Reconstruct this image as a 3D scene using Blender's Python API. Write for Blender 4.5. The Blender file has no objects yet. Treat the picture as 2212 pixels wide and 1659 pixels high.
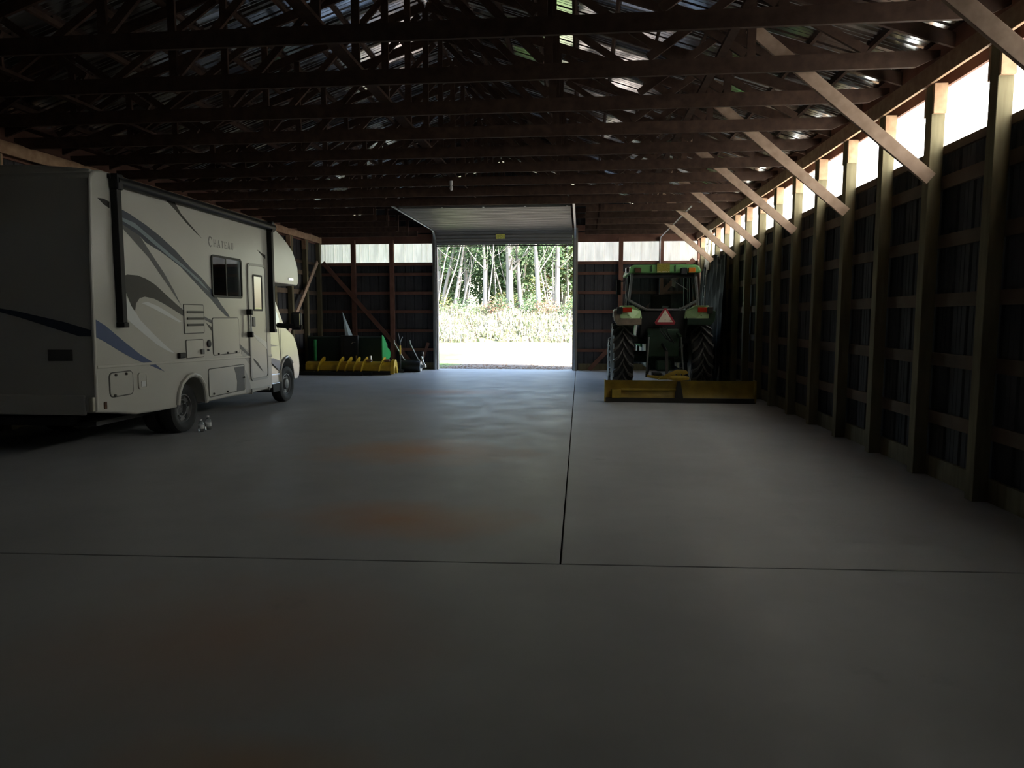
import bpy, bmesh, math, random
from mathutils import Vector, Matrix, noise
random.seed(7)
PI = math.pi
scene = bpy.context.scene
C = scene.collection

# ------------------------------------------------------------------ camera
CAM_H = 1.755
cam_data = bpy.data.cameras.new('camera')
cam = bpy.data.objects.new('camera', cam_data)
C.objects.link(cam)
cam.location = (0, 0, CAM_H)
cam.rotation_euler = (math.radians(90 - 5.405), 0, math.radians(5.515))
cam_data.sensor_fit = 'HORIZONTAL'
cam_data.sensor_width = 36.0
cam_data.lens = 36.0 * 1522.0 / 2212.0
cam_data.clip_start = 0.05
cam_data.clip_end = 500
scene.camera = cam

# ------------------------------------------------------------------ sky, sun, exposure
SUN_EL, SUN_AZ = math.radians(34), math.radians(-22)      # sun stands on the +X side, a little behind the camera
sun_dir = Vector((math.cos(SUN_EL) * math.cos(SUN_AZ), math.cos(SUN_EL) * math.sin(SUN_AZ), math.sin(SUN_EL)))
world = bpy.data.worlds.new('world')
scene.world = world
world.use_nodes = True
wn = world.node_tree
wn.nodes.clear()
w_out = wn.nodes.new('ShaderNodeOutputWorld')
w_bg = wn.nodes.new('ShaderNodeBackground')
w_sky = wn.nodes.new('ShaderNodeTexSky')
w_sky.sky_type = 'NISHITA'
w_sky.sun_disc = False
w_sky.sun_elevation = SUN_EL
w_sky.sun_rotation = math.atan2(sun_dir.x, sun_dir.y)
w_sky.air_density = 1.2
w_sky.dust_density = 2.0
w_bg.inputs['Strength'].default_value = 1.0
wn.links.new(w_sky.outputs['Color'], w_bg.inputs['Color'])
wn.links.new(w_bg.outputs['Background'], w_out.inputs['Surface'])

sun_data = bpy.data.lights.new('sun', 'SUN')
sun_data.energy = 37.0
sun_data.angle = math.radians(0.6)
sun_data.color = (1.0, 0.95, 0.88)
sun = bpy.data.objects.new('sun', sun_data)
C.objects.link(sun)
sun.location = (30, -20, 30)
sun.rotation_euler = (-sun_dir).to_track_quat('-Z', 'Y').to_euler()

vs = scene.view_settings
scene.display_settings.display_device = 'sRGB'
vs.view_transform = 'Standard'
vs.look = 'None'
vs.gamma = 1.0
vs.use_curve_mapping = False
vs.exposure = 0.42
cy = scene.cycles
cy.use_denoising = True
cy.max_bounces = 10
cy.diffuse_bounces = 6
cy.glossy_bounces = 4
cy.transmission_bounces = 8
cy.transparent_max_bounces = 12
cy.sample_clamp_indirect = 0
cy.adaptive_threshold = 0.02
try:
    cy.use_guiding = True
except Exception:
    pass

# ------------------------------------------------------------------ helpers
class MB:
    """collects shapes; build() links them as ONE mesh object"""
    def __init__(s):
        s.v, s.f = [], []
    def add(s, vs_, fs_):
        o = len(s.v)
        s.v += [tuple(p) for p in vs_]
        s.f += [tuple(i + o for i in f) for f in fs_]
        return s
    def box(s, x0, x1, y0, y1, z0, z1):
        v = [(x0, y0, z0), (x1, y0, z0), (x1, y1, z0), (x0, y1, z0), (x0, y0, z1), (x1, y0, z1), (x1, y1, z1), (x0, y1, z1)]
        return s.add(v, [(0, 3, 2, 1), (4, 5, 6, 7), (0, 1, 5, 4), (1, 2, 6, 5), (2, 3, 7, 6), (3, 0, 4, 7)])
    def beam(s, a, b, w, h, side=(0, 1, 0)):
        """square-ended board a->b; w measured along `side`, h across it"""
        a, b = Vector(a), Vector(b)
        d = (b - a).normalized()
        sd = Vector(side)
        sd = (sd - d * sd.dot(d)).normalized()
        up = d.cross(sd).normalized()
        v = []
        for p in (a, b):
            for i, j in ((-1, -1), (1, -1), (1, 1), (-1, 1)):
                v.append(p + sd * (w / 2 * i) + up * (h / 2 * j))
        fs = [(0, 1, 2, 3), (7, 6, 5, 4), (0, 4, 5, 1), (1, 5, 6, 2), (2, 6, 7, 3), (3, 7, 4, 0)]
        return s.add(v, fs)
    def prism(s, poly, axis, a, b):
        """poly: 2D points; axis 'X': (y,z), 'Y': (x,z), 'Z': (x,y)"""
        def P(p, t):
            return {'X': (t, p[0], p[1]), 'Y': (p[0], t, p[1]), 'Z': (p[0], p[1], t)}[axis]
        n = len(poly)
        v = [P(p, a) for p in poly] + [P(p, b) for p in poly]
        fs = [tuple(range(n))[::-1], tuple(range(n, 2 * n))]
        fs += [(i, (i + 1) % n, n + (i + 1) % n, n + i) for i in range(n)]
        return s.add(v, fs)
    def tube(s, pts, r, n=8, cap=True):
        pts = [Vector(p) for p in pts]
        rs = r if isinstance(r, (list, tuple)) else [r] * len(pts)
        v, fs = [], []
        up = None
        for i, p in enumerate(pts):
            d = (pts[min(i + 1, len(pts) - 1)] - pts[max(i - 1, 0)]).normalized()
            if up is None:
                up = Vector((0, 0, 1)) if abs(d.z) < 0.9 else Vector((1, 0, 0))
            up = (up - d * up.dot(d))
            up = up.normalized() if up.length > 1e-6 else d.orthogonal().normalized()
            sd = d.cross(up)
            for k in range(n):
                a = 2 * PI * k / n
                v.append(p + (up * math.cos(a) + sd * math.sin(a)) * rs[i])
        for i in range(len(pts) - 1):
            for k in range(n):
                fs.append((i * n + k, i * n + (k + 1) % n, (i + 1) * n + (k + 1) % n, (i + 1) * n + k))
        if cap:
            fs.append(tuple(range(n))[::-1])
            fs.append(tuple(range((len(pts) - 1) * n, len(pts) * n)))
        return s.add(v, fs)
    def lathe(s, prof, c, axis='X', n=32, closed=False):
        """prof: (t along axis, radius)"""
        v, fs = [], []
        for t, r in prof:
            for k in range(n):
                a = 2 * PI * k / n
                u, w = r * math.cos(a), r * math.sin(a)
                v.append({'X': (c[0] + t, c[1] + u, c[2] + w), 'Y': (c[0] + u, c[1] + t, c[2] + w), 'Z': (c[0] + u, c[1] + w, c[2] + t)}[axis])
        m = len(prof)
        for i in range(m if closed else m - 1):
            j = (i + 1) % m
            for k in range(n):
                fs.append((i * n + k, i * n + (k + 1) % n, j * n + (k + 1) % n, j * n + k))
        if not closed:
            fs.append(tuple(range(n))[::-1])
            fs.append(tuple(range((m - 1) * n, m * n)))
        return s.add(v, fs)
    def mesh(s, name):
        me = bpy.data.meshes.new(name)
        me.from_pydata(s.v, [], s.f)
        me.validate()
        bm = bmesh.new()
        bm.from_mesh(me)
        bmesh.ops.recalc_face_normals(bm, faces=bm.faces)
        bm.to_mesh(me)
        bm.free()
        return me
    def build(s, name, mat, parent=None, bevel=0.0, smooth=False, seg=2, label=None):
        return link(s.mesh(name), name, mat, parent, bevel, smooth, seg, label)

def link(me, name, mat, parent=None, bevel=0.0, smooth=False, seg=2, label=None):
    o = bpy.data.objects.new(name, me)
    C.objects.link(o)
    if mat is not None and not me.materials:
        me.materials.append(mat)
    if parent is not None:
        o.parent = parent
    if bevel:
        m = o.modifiers.new('bevel', 'BEVEL')
        m.width = bevel
        m.segments = seg
        m.limit_method = 'ANGLE'
        m.angle_limit = math.radians(35)
        m.harden_normals = False
    if smooth:
        me.polygons.foreach_set('use_smooth', [True] * len(me.polygons))
        try:
            me.set_sharp_from_angle(angle=math.radians(40))
        except Exception:
            pass
    if label:
        o['label'] = label
    return o

def dup(o, parent=None, loc=None):
    c = o.copy()
    C.objects.link(c)
    c.parent = parent if parent is not None else o.parent
    if loc is not None:
        c.location = loc
    return c

def tag(o, label, cat, group=None, kind=None):
    o['label'] = label
    o['category'] = cat
    if group:
        o['group'] = group
    if kind:
        o['kind'] = kind
    return o

def empty(name, loc=(0, 0, 0), rz=0):
    o = bpy.data.objects.new(name, None)
    C.objects.link(o)
    o.location = loc
    o.rotation_euler = (0, 0, rz)
    o.empty_display_size = 0.2
    return o

def mat(name, col, rough=0.6, metal=0.0, var=0.0, scale=4.0, stretch=(1, 1, 1), col2=None, spec=0.5, rnd=0.0, bump=0.0, coat=0.0):
    """principled with noise variation between col and col2, plus a random value shift per object"""
    m = bpy.data.materials.new(name)
    m.use_nodes = True
    nt = m.node_tree
    b = nt.nodes['Principled BSDF']
    b.inputs['Base Color'].default_value = (*col, 1)
    b.inputs['Roughness'].default_value = rough
    b.inputs['Metallic'].default_value = metal
    b.inputs['Specular IOR Level'].default_value = spec
    b.inputs['Coat Weight'].default_value = coat
    b.inputs['Coat Roughness'].default_value = 0.08
    if var or col2 or rnd or bump:
        tc = nt.nodes.new('ShaderNodeTexCoord')
        mp = nt.nodes.new('ShaderNodeMapping')
        mp.inputs['Scale'].default_value = stretch
        oi = nt.nodes.new('ShaderNodeObjectInfo')
        nt.links.new(tc.outputs['Object'], mp.inputs['Vector'])
        cmb = nt.nodes.new('ShaderNodeCombineXYZ')
        mul = nt.nodes.new('ShaderNodeMath')
        mul.operation = 'MULTIPLY'
        mul.inputs[1].default_value = 37.0
        nt.links.new(oi.outputs['Random'], mul.inputs[0])
        for k in 'XYZ':
            nt.links.new(mul.outputs[0], cmb.inputs[k])
        nt.links.new(cmb.outputs[0], mp.inputs['Location'])
        nz = nt.nodes.new('ShaderNodeTexNoise')
        nz.inputs['Scale'].default_value = scale
        nz.inputs['Detail'].default_value = 5
        nt.links.new(mp.outputs['Vector'], nz.inputs['Vector'])
        mx = nt.nodes.new('ShaderNodeMix')
        mx.data_type = 'RGBA'
        c2 = col2 if col2 else tuple(x * (1 - var) for x in col)
        c1 = col if col2 else tuple(min(1, x * (1 + var)) for x in col)
        mx.inputs[6].default_value = (*c1, 1)
        mx.inputs[7].default_value = (*c2, 1)
        rp = nt.nodes.new('ShaderNodeMapRange')
        rp.inputs[1].default_value = 0.32
        rp.inputs[2].default_value = 0.68
        nt.links.new(nz.outputs['Fac'], rp.inputs[0])
        nt.links.new(rp.outputs[0], mx.inputs[0])
        out = mx.outputs[2]
        if rnd:
            hs = nt.nodes.new('ShaderNodeHueSaturation')
            mr = nt.nodes.new('ShaderNodeMapRange')
            mr.inputs[3].default_value = 1 - rnd
            mr.inputs[4].default_value = 1 + rnd
            nt.links.new(oi.outputs['Random'], mr.inputs[0])
            nt.links.new(mr.outputs[0], hs.inputs['Value'])
            nt.links.new(out, hs.inputs['Color'])
            out = hs.outputs[0]
        nt.links.new(out, b.inputs['Base Color'])
        if bump:
            bp = nt.nodes.new('ShaderNodeBump')
            bp.inputs['Strength'].default_value = bump
            bp.inputs['Distance'].default_value = 0.01
            nt.links.new(nz.outputs['Fac'], bp.inputs['Height'])
            nt.links.new(bp.outputs[0], b.inputs['Normal'])
    return m

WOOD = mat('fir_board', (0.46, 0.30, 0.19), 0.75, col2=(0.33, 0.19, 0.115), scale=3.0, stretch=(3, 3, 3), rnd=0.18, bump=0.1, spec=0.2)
BRACEW = mat('pale_fir_board', (0.58, 0.41, 0.31), 0.75, col2=(0.44, 0.30, 0.22), scale=3.0, stretch=(3, 3, 3), rnd=0.12, bump=0.1, spec=0.2)  # paler fir: window light on the braces is put into the colour
TRUSSW = mat('shaded_truss_lumber', (0.095, 0.055, 0.040), 0.8, col2=(0.06, 0.033, 0.024), scale=3.0, stretch=(3, 3, 3), rnd=0.2, spec=0.2)  # darkened lumber: the shade under the roof is put into this colour
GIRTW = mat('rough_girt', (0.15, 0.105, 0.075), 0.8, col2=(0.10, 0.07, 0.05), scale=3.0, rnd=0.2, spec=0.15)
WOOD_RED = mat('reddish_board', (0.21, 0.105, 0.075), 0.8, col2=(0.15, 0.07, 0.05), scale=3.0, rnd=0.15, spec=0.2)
POSTW = mat('treated_post', (0.21, 0.18, 0.11), 0.8, col2=(0.15, 0.125, 0.075), scale=2.5, stretch=(6, 6, 0.8), rnd=0.12, bump=0.1, spec=0.15)
METAL_ROOF = mat('roof_steel', (0.66, 0.67, 0.69), 0.16, 1.0, var=0.12, scale=1.2, rnd=0.06)
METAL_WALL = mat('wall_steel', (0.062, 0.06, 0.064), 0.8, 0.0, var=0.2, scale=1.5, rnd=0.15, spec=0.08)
# ================================================================== BUILDING
XR, XL = 3.742, -8.81          # inner faces of the posts
XM = (XR + XL) / 2             # ridge line
YF, YB = 23.45, -1.1           # inner face of far and near end walls
SP = 1.219                     # post and truss spacing
ZS, ZT = 3.59, 4.22            # bottom and top of the translucent band
ZP0, ZC = 4.245, 4.355         # plate bottom, truss chord bottom
PITCH = 1 / 3

# ------------------------------------------------------------------ floor: slabs with sawn joints
def concrete():
    m = bpy.data.materials.new('concrete')
    m.use_nodes = True
    nt = m.node_tree
    N, L = nt.nodes, nt.links
    b = N['Principled BSDF']
    tc = N.new('ShaderNodeTexCoord')
    def nz(scale, detail=6, rough=0.6):
        n = N.new('ShaderNodeTexNoise')
        n.inputs['Scale'].default_value = scale
        n.inputs['Detail'].default_value = detail
        n.inputs['Roughness'].default_value = rough
        L.new(tc.outputs['Object'], n.inputs['Vector'])
        return n
    def ramp(n, a, b_, lo=0.0, hi=1.0):
        r = N.new('ShaderNodeMapRange')
        r.inputs[1].default_value, r.inputs[2].default_value = a, b_
        r.inputs[3].default_value, r.inputs[4].default_value = lo, hi
        L.new(n, r.inputs[0])
        return r.outputs[0]
    def mix(f, c1, c2):
        x = N.new('ShaderNodeMix')
        x.data_type = 'RGBA'
        L.new(f, x.inputs[0])
        for i, c in ((6, c1), (7, c2)):
            if isinstance(c, tuple):
                x.inputs[i].default_value = (*c, 1)
            else:
                L.new(c, x.inputs[i])
        return x.outputs[2]
    c = mix(ramp(nz(0.35).outputs[0], 0.35, 0.65), (0.45, 0.45, 0.455), (0.35, 0.35, 0.355))
    # rusty-brown patches at set spots, edges broken up by noise
    for (x, y, rx, ry, amt, col) in ((-2.9, 16.3, 1.6, 1.0, 0.95, (0.56, 0.30, 0.20)), (-2.1, 9.0, 1.7, 1.1, 0.95, (0.52, 0.30, 0.17)), (-1.55, 5.9, 1.3, 0.75, 0.9, (0.50, 0.29, 0.18)), (-1.9, 3.6, 1.4, 1.1, 0.7, (0.46, 0.31, 0.24)), (-1.3, 2.5, 0.8, 0.3, 0.8, (0.47, 0.31, 0.20))):
        mp = N.new('ShaderNodeMapping')
        mp.inputs['Location'].default_value = (-x / rx, -y / ry, 0)
        mp.inputs['Scale'].default_value = (1 / rx, 1 / ry, 0)
        L.new(tc.outputs['Object'], mp.inputs['Vector'])
        ln = N.new('ShaderNodeVectorMath')
        ln.operation = 'LENGTH'
        L.new(mp.outputs[0], ln.inputs[0])
        ad = N.new('ShaderNodeMath')
        ad.operation = 'MULTIPLY_ADD'
        L.new(nz(1.3).outputs[0], ad.inputs[0])
        ad.inputs[1].default_value = 1.0
        L.new(ln.outputs['Value'], ad.inputs[2])
        c = mix(ramp(ad.outputs[0], 0.5, 1.45, amt, 0.0), c, col)
    # pale scuffs and dark spots
    c = mix(ramp(nz(2.2, 8, 0.75).outputs[0], 0.66, 0.78, 0, 0.35), c, (0.5, 0.5, 0.49))
    c = mix(ramp(nz(0.9, 8, 0.7).outputs[0], 0.62, 0.75, 0, 0.45), c, (0.17, 0.165, 0.16))
    L.new(c, b.inputs['Base Color'])
    L.new(ramp(nz(1.5).outputs[0], 0.3, 0.7, 0.40, 0.58), b.inputs['Roughness'])
    b.inputs['Specular IOR Level'].default_value = 0.38
    bp = N.new('ShaderNodeBump')
    bp.inputs['Strength'].default_value = 0.12
    bp.inputs['Distance'].default_value = 0.004
    L.new(nz(30, 4).outputs[0], bp.inputs['Height'])
    L.new(bp.outputs[0], b.inputs['Normal'])
    return m
CONC = concrete()
DARKGAP = mat('joint_sand', (0.05, 0.045, 0.04), 0.95)
floor = MB().box(XL - 0.3, XR + 0.3, YB - 0.3, YF + 0.35, -0.14, -0.03).build('floor', DARKGAP)
tag(floor, 'grey concrete barn floor cut by thin dark control joints', 'floor', kind='structure')
JX, JY = -0.128, 4.907
def slab(poly):
    MB().prism(poly, 'Z', -0.03, 0.0).build('concrete_slab', CONC, floor, bevel=0.004, seg=1)
g = 0.007
jl = lambda x: JY + 0.04 * x
slab([(XL - 0.3, YB - 0.3), (XR + 0.3, YB - 0.3), (XR + 0.3, jl(XR + 0.3) - g), (XL - 0.3, jl(XL - 0.3) - g)])
slab([(XL - 0.3, jl(XL - 0.3) + g), (JX - g, jl(JX) + g), (JX - g, YF + 0.35), (XL - 0.3, YF + 0.35)])
slab([(JX + g, jl(JX) + g), (XR + 0.3, jl(XR + 0.3) + g), (XR + 0.3, YF + 0.35), (JX + g, YF + 0.35)])

# ------------------------------------------------------------------ ribbed sheets
PW = 0.9144
def rib_profile(w=PW, ribs=3, h=0.02):
    pts, p = [], w / ribs
    for i in range(ribs):
        x = i * p
        pts += [(x, 0.0), (x + 0.018, h), (x + 0.042, h), (x + 0.06, 0.0)]
        for q in (0.35, 0.65):
            t = x + 0.06 + (p - 0.06) * q
            pts += [(t - 0.008, 0), (t, 0.004), (t + 0.008, 0)]
    pts.append((w, 0.0))
    return pts
RIB = rib_profile()
def sheet_mesh(name, frame, length, prof=RIB, th=0.0012):
    """frame: (origin, u along width, v along length, n outwards)"""
    o, u, v, n = [Vector(x) for x in frame]
    vv, ff = [], []
    m = len(prof)
    for side in (0, 1):
        for L in (0, length):
            for a, b in prof:
                vv.append(o + u * a + v * L + n * (b + th * side))
    for side in (0, 1):
        s = side * 2 * m
        for i in range(m - 1):
            q = (s + i, s + i + 1, s + m + i + 1, s + m + i)
            ff.append(q if side else q[::-1])
    for L in (0, 1):
        for i in range(m - 1):
            ff.append((L * m + i, L * m + i + 1, 2 * m + L * m + i + 1, 2 * m + L * m + i))
    me = bpy.data.meshes.new(name)
    me.from_pydata([tuple(x) for x in vv], [], ff)
    return me

def translucent(name, col, t=0.8):
    m = bpy.data.materials.new(name)
    m.use_nodes = True
    nt = m.node_tree
    nt.nodes.clear()
    o = nt.nodes.new('ShaderNodeOutputMaterial')
    tl = nt.nodes.new('ShaderNodeBsdfTranslucent')
    df = nt.nodes.new('ShaderNodeBsdfDiffuse')
    mx = nt.nodes.new('ShaderNodeMixShader')
    tc = nt.nodes.new('ShaderNodeTexCoord')
    mp = nt.nodes.new('ShaderNodeMapping')
    mp.inputs['Scale'].default_value = (1, 1, 0.25)
    nz = nt.nodes.new('ShaderNodeTexNoise')
    nz.inputs['Scale'].default_value = 7
    nz.inputs['Detail'].default_value = 6
    mr = nt.nodes.new('ShaderNodeMapRange')
    mr.inputs[1].default_value, mr.inputs[2].default_value = 0.3, 0.75
    mr.inputs[3].default_value, mr.inputs[4].default_value = 1.0, 0.8
    ml = nt.nodes.new('ShaderNodeMix')
    ml.data_type = 'RGBA'
    ml.blend_type = 'MULTIPLY'
    ml.inputs[0].default_value = 1.0
    ml.inputs[6].default_value = (*col, 1)
    L = nt.links
    L.new(tc.outputs['Object'], mp.inputs[0])
    L.new(mp.outputs[0], nz.inputs['Vector'])
    L.new(nz.outputs[0], mr.inputs[0])
    L.new(mr.outputs[0], ml.inputs[7])
    L.new(ml.outputs[2], tl.inputs['Color'])
    L.new(ml.outputs[2], df.inputs['Color'])
    mx.inputs[0].default_value = t
    L.new(df.outputs[0], mx.inputs[1])
    L.new(tl.outputs[0], mx.inputs[2])
    L.new(mx.outputs[0], o.inputs['Surface'])
    return m
PANEL = translucent('white_fibreglass', (0.86, 0.89, 0.88), 0.85)
PANEL_DIM = translucent('dimmed_fibreglass', (0.86, 0.81, 0.75), 0.8)  # far-wall panels: shade and counter-tint to blue sky put into the colour

# ------------------------------------------------------------------ side walls
def post_rows(n0, n1, off=0.0):
    return [6.995 + off + SP * k for k in range(n0, n1)]

def side_wall(name, sgn, xi, label, band_from, end):
    """sgn +1: right wall, -1: left wall. xi: inner face of posts"""
    X = lambda d: xi + sgn * d          # d metres outwards from the inner face
    def bx(b, d0, d1, *r):
        a, c = sorted((X(d0), X(d1)))
        return b.box(a, c, *r)
    wall = bx(MB(), 0.14, 0.18, YB, end, -0.03, 0.22).build(name, POSTW)
    tag(wall, label, 'wall', kind='structure')
    pm = sm = None
    for k, y in enumerate(post_rows(-6, 14, 0.0 if sgn > 0 else -0.58)):
        if y > end - 0.6:
            continue
        if pm is None:
            pm = bx(MB(), 0, 0.14, 0, 0.14, 0, ZP0).build('post', POSTW, wall, bevel=0.004, seg=1)
            pm.location = (0, y, 0)
            p = pm
        else:
            p = dup(pm, wall, (0, y, 0))
        for side in (0, 1):
            dz = random.uniform(-0.03, 0.03)
            if sm is None:
                sm = bx(MB(), -0.0, 0.135, -0.019, 0.019, 3.93, ZP0 - 0.001).build('scab_block', WOOD, p, bevel=0.003, seg=1)
                s_ = sm
            else:
                s_ = dup(sm, p)
            s_.location = (0, -0.0195 if side == 0 else 0.1595, 0)
            s_.scale = (1, 1, 1)
    # girts on the outside of the posts
    zs = [0.66, 1.30, 1.94, 2.57, 3.20]
    for z in zs:
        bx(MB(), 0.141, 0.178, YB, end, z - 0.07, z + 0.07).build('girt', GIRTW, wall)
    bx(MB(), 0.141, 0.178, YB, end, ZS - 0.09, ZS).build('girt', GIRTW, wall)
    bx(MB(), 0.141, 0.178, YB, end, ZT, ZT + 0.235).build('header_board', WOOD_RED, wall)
    # plate boards along the inner face
    y0 = YB
    while y0 < end - 0.05:
        y1 = min(end, y0 + SP * 3)
        bx(MB(), -0.04, -0.001, y0 + 0.002, y1 - 0.002, ZP0, ZP0 + 0.197).build('plate_board', WOOD, wall, bevel=0.003, seg=1)
        y0 = y1
    # siding sheets: steel below, translucent band above
    low = hi = hs = None
    n = int(math.ceil((end + 0.15 - YB) / PW))
    for i in range(n):
        y = YB - 0.15 + i * PW
        if low is None:
            o = Vector((X(0.18), 0, 0))
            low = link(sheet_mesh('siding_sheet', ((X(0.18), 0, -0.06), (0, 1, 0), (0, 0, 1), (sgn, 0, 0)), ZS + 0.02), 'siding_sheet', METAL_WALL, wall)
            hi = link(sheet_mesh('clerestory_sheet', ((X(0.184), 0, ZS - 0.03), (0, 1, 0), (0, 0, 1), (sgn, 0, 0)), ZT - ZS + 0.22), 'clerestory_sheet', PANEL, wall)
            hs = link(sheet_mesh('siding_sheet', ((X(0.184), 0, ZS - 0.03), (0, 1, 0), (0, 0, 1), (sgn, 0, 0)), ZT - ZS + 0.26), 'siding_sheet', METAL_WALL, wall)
            low.location = (0, y, 0)
            first = True
        else:
            dup(low, wall, (0, y, 0))
            first = False
        if y + PW > band_from:
            if hi.get('used'):
                dup(hi, wall, (0, y, 0))
            else:
                hi.location = (0, y, 0)
                hi['used'] = 1
        else:
            if hs.get('used'):
                dup(hs, wall, (0, y, 0))
            else:
                hs.location = (0, y, 0)
                hs['used'] = 1
    for q in (hi, hs):
        if not q.get('used'):
            bpy.data.objects.remove(q)
    for q in wall.children:
        if 'used' in q:
            del q['used']
    return wall

TRUSS_Y = [6.80 + SP * k for k in range(-6, 14) if 6.80 + SP * k < YF - 0.2]
END = YF + 0.18
wall_right = side_wall('wall_right', 1, XR, 'right wall of wooden posts and ribbed metal with a bright clerestory band', 5.2, END)
wall_left = side_wall('wall_left', -1, XL, 'left wall of wooden posts and ribbed metal siding behind the motorhome', 99, END)

# knee braces from the right-hand posts up to the truss chords
kb = None
for k in (-1, 1, 3, 5, 7, 9, 11):
    y = 6.995 + SP * k - 0.06
    dz = random.uniform(-0.02, 0.02)
    if kb is None:
        kb = MB().beam((XR - 0.003, 0, 3.25), (1.80, 0, 4.895), 0.038, 0.14, side=(0, 1, 0)).build('knee_brace', BRACEW, wall_right, bevel=0.003, seg=1)
        kb.location = (0, y, dz)
    else:
        dup(kb, wall_right, (0, y, dz))
# corner wind braces in the wall planes
MB().beam((XL + 0.02, 23.16, 3.60), (XL + 0.02, 20.2, 0.90), 0.038, 0.14, side=(1, 0, 0)).build('wind_brace', BRACEW, wall_left, bevel=0.003, seg=1)
MB().beam((XR - 0.02, 23.2, 3.55), (XR - 0.02, 20.6, 0.8), 0.038, 0.14, side=(1, 0, 0)).build('wind_brace', BRACEW, wall_right, bevel=0.003, seg=1)

# ------------------------------------------------------------------ far wall with the door opening
DX0, DX1, DZ = -4.77, -0.26, 4.42
wall_back = MB().box(XL - 0.18, DX0 - 0.2, YF + 0.14, YF + 0.18, -0.03, 0.22).box(DX1 + 0.2, XR + 0.18, YF + 0.14, YF + 0.18, -0.03, 0.22).build('wall_back', POSTW)
tag(wall_back, 'far end wall of posts and girts with translucent panels beside the open door', 'wall', kind='structure')
for i, x in enumerate((-8.885, -7.665, -6.34, 1.30, 2.60, 3.815)):
    MB().box(x - 0.07, x + 0.07, YF, YF + 0.139, 0, 4.34 if i not in (0, 5) else 4.24).build('post', WOOD_RED if i else POSTW, wall_back, bevel=0.004, seg=1)
for x0, x1 in ((XL - 0.17, DX0 - 0.1), (DX1 + 0.1, XR + 0.17)):
    for z in (0.66, 1.30, 1.94, 2.57, 3.20):
        MB().box(x0, x1, YF + 0.141, YF + 0.178, z - 0.05, z + 0.05).build('girt', WOOD_RED, wall_back)
    MB().box(x0, x1, YF + 0.100, YF + 0.178, ZS - 0.10, ZS).build('girt', WOOD_RED, wall_back)
    MB().box(x0, x1, YF + 0.10, YF + 0.178, ZT, ZT + 0.30).build('header_board', WOOD_RED, wall_back)
# end truss and gable studs
MB().beam((XL - 0.1, YF + 0.06, ZC + 0.30), (XR + 0.1, YF + 0.06, ZC + 0.30), 0.038, 0.19).build('end_chord', WOOD_RED, wall_back)
for x in [XM + d for d in (-5, -3.9, -2.7, -1.4, 0, 1.4, 2.7, 3.9, 5)]:
    zt = ZC + 0.17 + (6.5 - abs(x - XM)) * PITCH
    MB().box(x - 0.02, x + 0.02, YF + 0.05, YF + 0.14, ZC + 0.39, zt).build('gable_stud', WOOD_RED, wall_back)
for z in (5.05, 5.65, 6.2):
    hw = 6.48 - (z - ZC - 0.1) / PITCH
    MB().box(XM - hw, XM + hw, YF + 0.141, YF + 0.178, z - 0.05, z + 0.05).build('girt', WOOD_RED, wall_back)
# siding: clip sheets to the gable slope, leave the door opening
n = int(math.ceil((XR - XL + 0.4) / PW))
def wall_sheet(name, x0, w, z0, z1, m, gable=False):
    if w < 0.05 or z1 - z0 < 0.05:
        return
    prof = [(a * w / PW, b) for a, b in RIB] if abs(w - PW) > 0.3 else [(min(a, w), b) for a, b in RIB]
    me = sheet_mesh(name, ((x0, YF + 0.18, z0), (1, 0, 0), (0, 0, 1), (0, 1, 0)), z1 - z0, prof)
    if gable:
        mm = len(prof)
        for v in me.vertices:
            if v.co.z > z0 + 0.1:
                v.co.z = max(z0, ZC + 0.26 + (6.62 - abs(v.co.x - XM)) * PITCH)
    link(me, name, m, wall_back)
for x0, x1 in ((XL - 0.2, DX0 - 0.05), (DX1 + 0.05, XR + 0.2)):
    x = x0
    while x < x1 - 0.05:
        w = min(PW, x1 - x)
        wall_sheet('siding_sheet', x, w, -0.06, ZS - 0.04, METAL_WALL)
        wall_sheet('clerestory_sheet', x, w, ZS - 0.045, ZT + 0.05, PANEL_DIM)
        x += w
x = XL - 0.2
while x < XR + 0.2:
    w = min(PW, XR + 0.2 - x)
    inside = x + w > DX0 and x < DX1
    wall_sheet('siding_sheet', x, w, ZT + 0.045 if not inside else ZT + 0.2, 7.0, METAL_WALL, True)
    x += w
# wind braces across the far wall bays
MB().beam((-8.70, YF - 0.02, 3.60), (-5.55, YF - 0.02, 0.06), 0.038, 0.14).build('wind_brace', WOOD_RED, wall_back, bevel=0.003, seg=1)
MB().beam((3.62, YF - 0.02, 3.62), (0.30, YF - 0.02, 0.02), 0.038, 0.14).build('wind_brace', WOOD_RED, wall_back, bevel=0.003, seg=1)
MB().beam((-5.10, YF - 0.02, 0.9), (-5.42, YF - 0.02, 0.02), 0.038, 0.10).build('wind_brace', WOOD_RED, wall_back, bevel=0.003, seg=1)
# near end wall behind the camera
wall_front = MB().box(XL - 0.2, XR + 0.2, YB - 0.22, YB - 0.18, -0.06, 4.6).prism([(XL - 0.2, 4.6), (XR + 0.2, 4.6), (XM, 6.75)], 'Y', YB - 0.22, YB - 0.18).build('wall_front', METAL_WALL)
tag(wall_front, 'closed metal end wall behind the viewer', 'wall', kind='structure')

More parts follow.
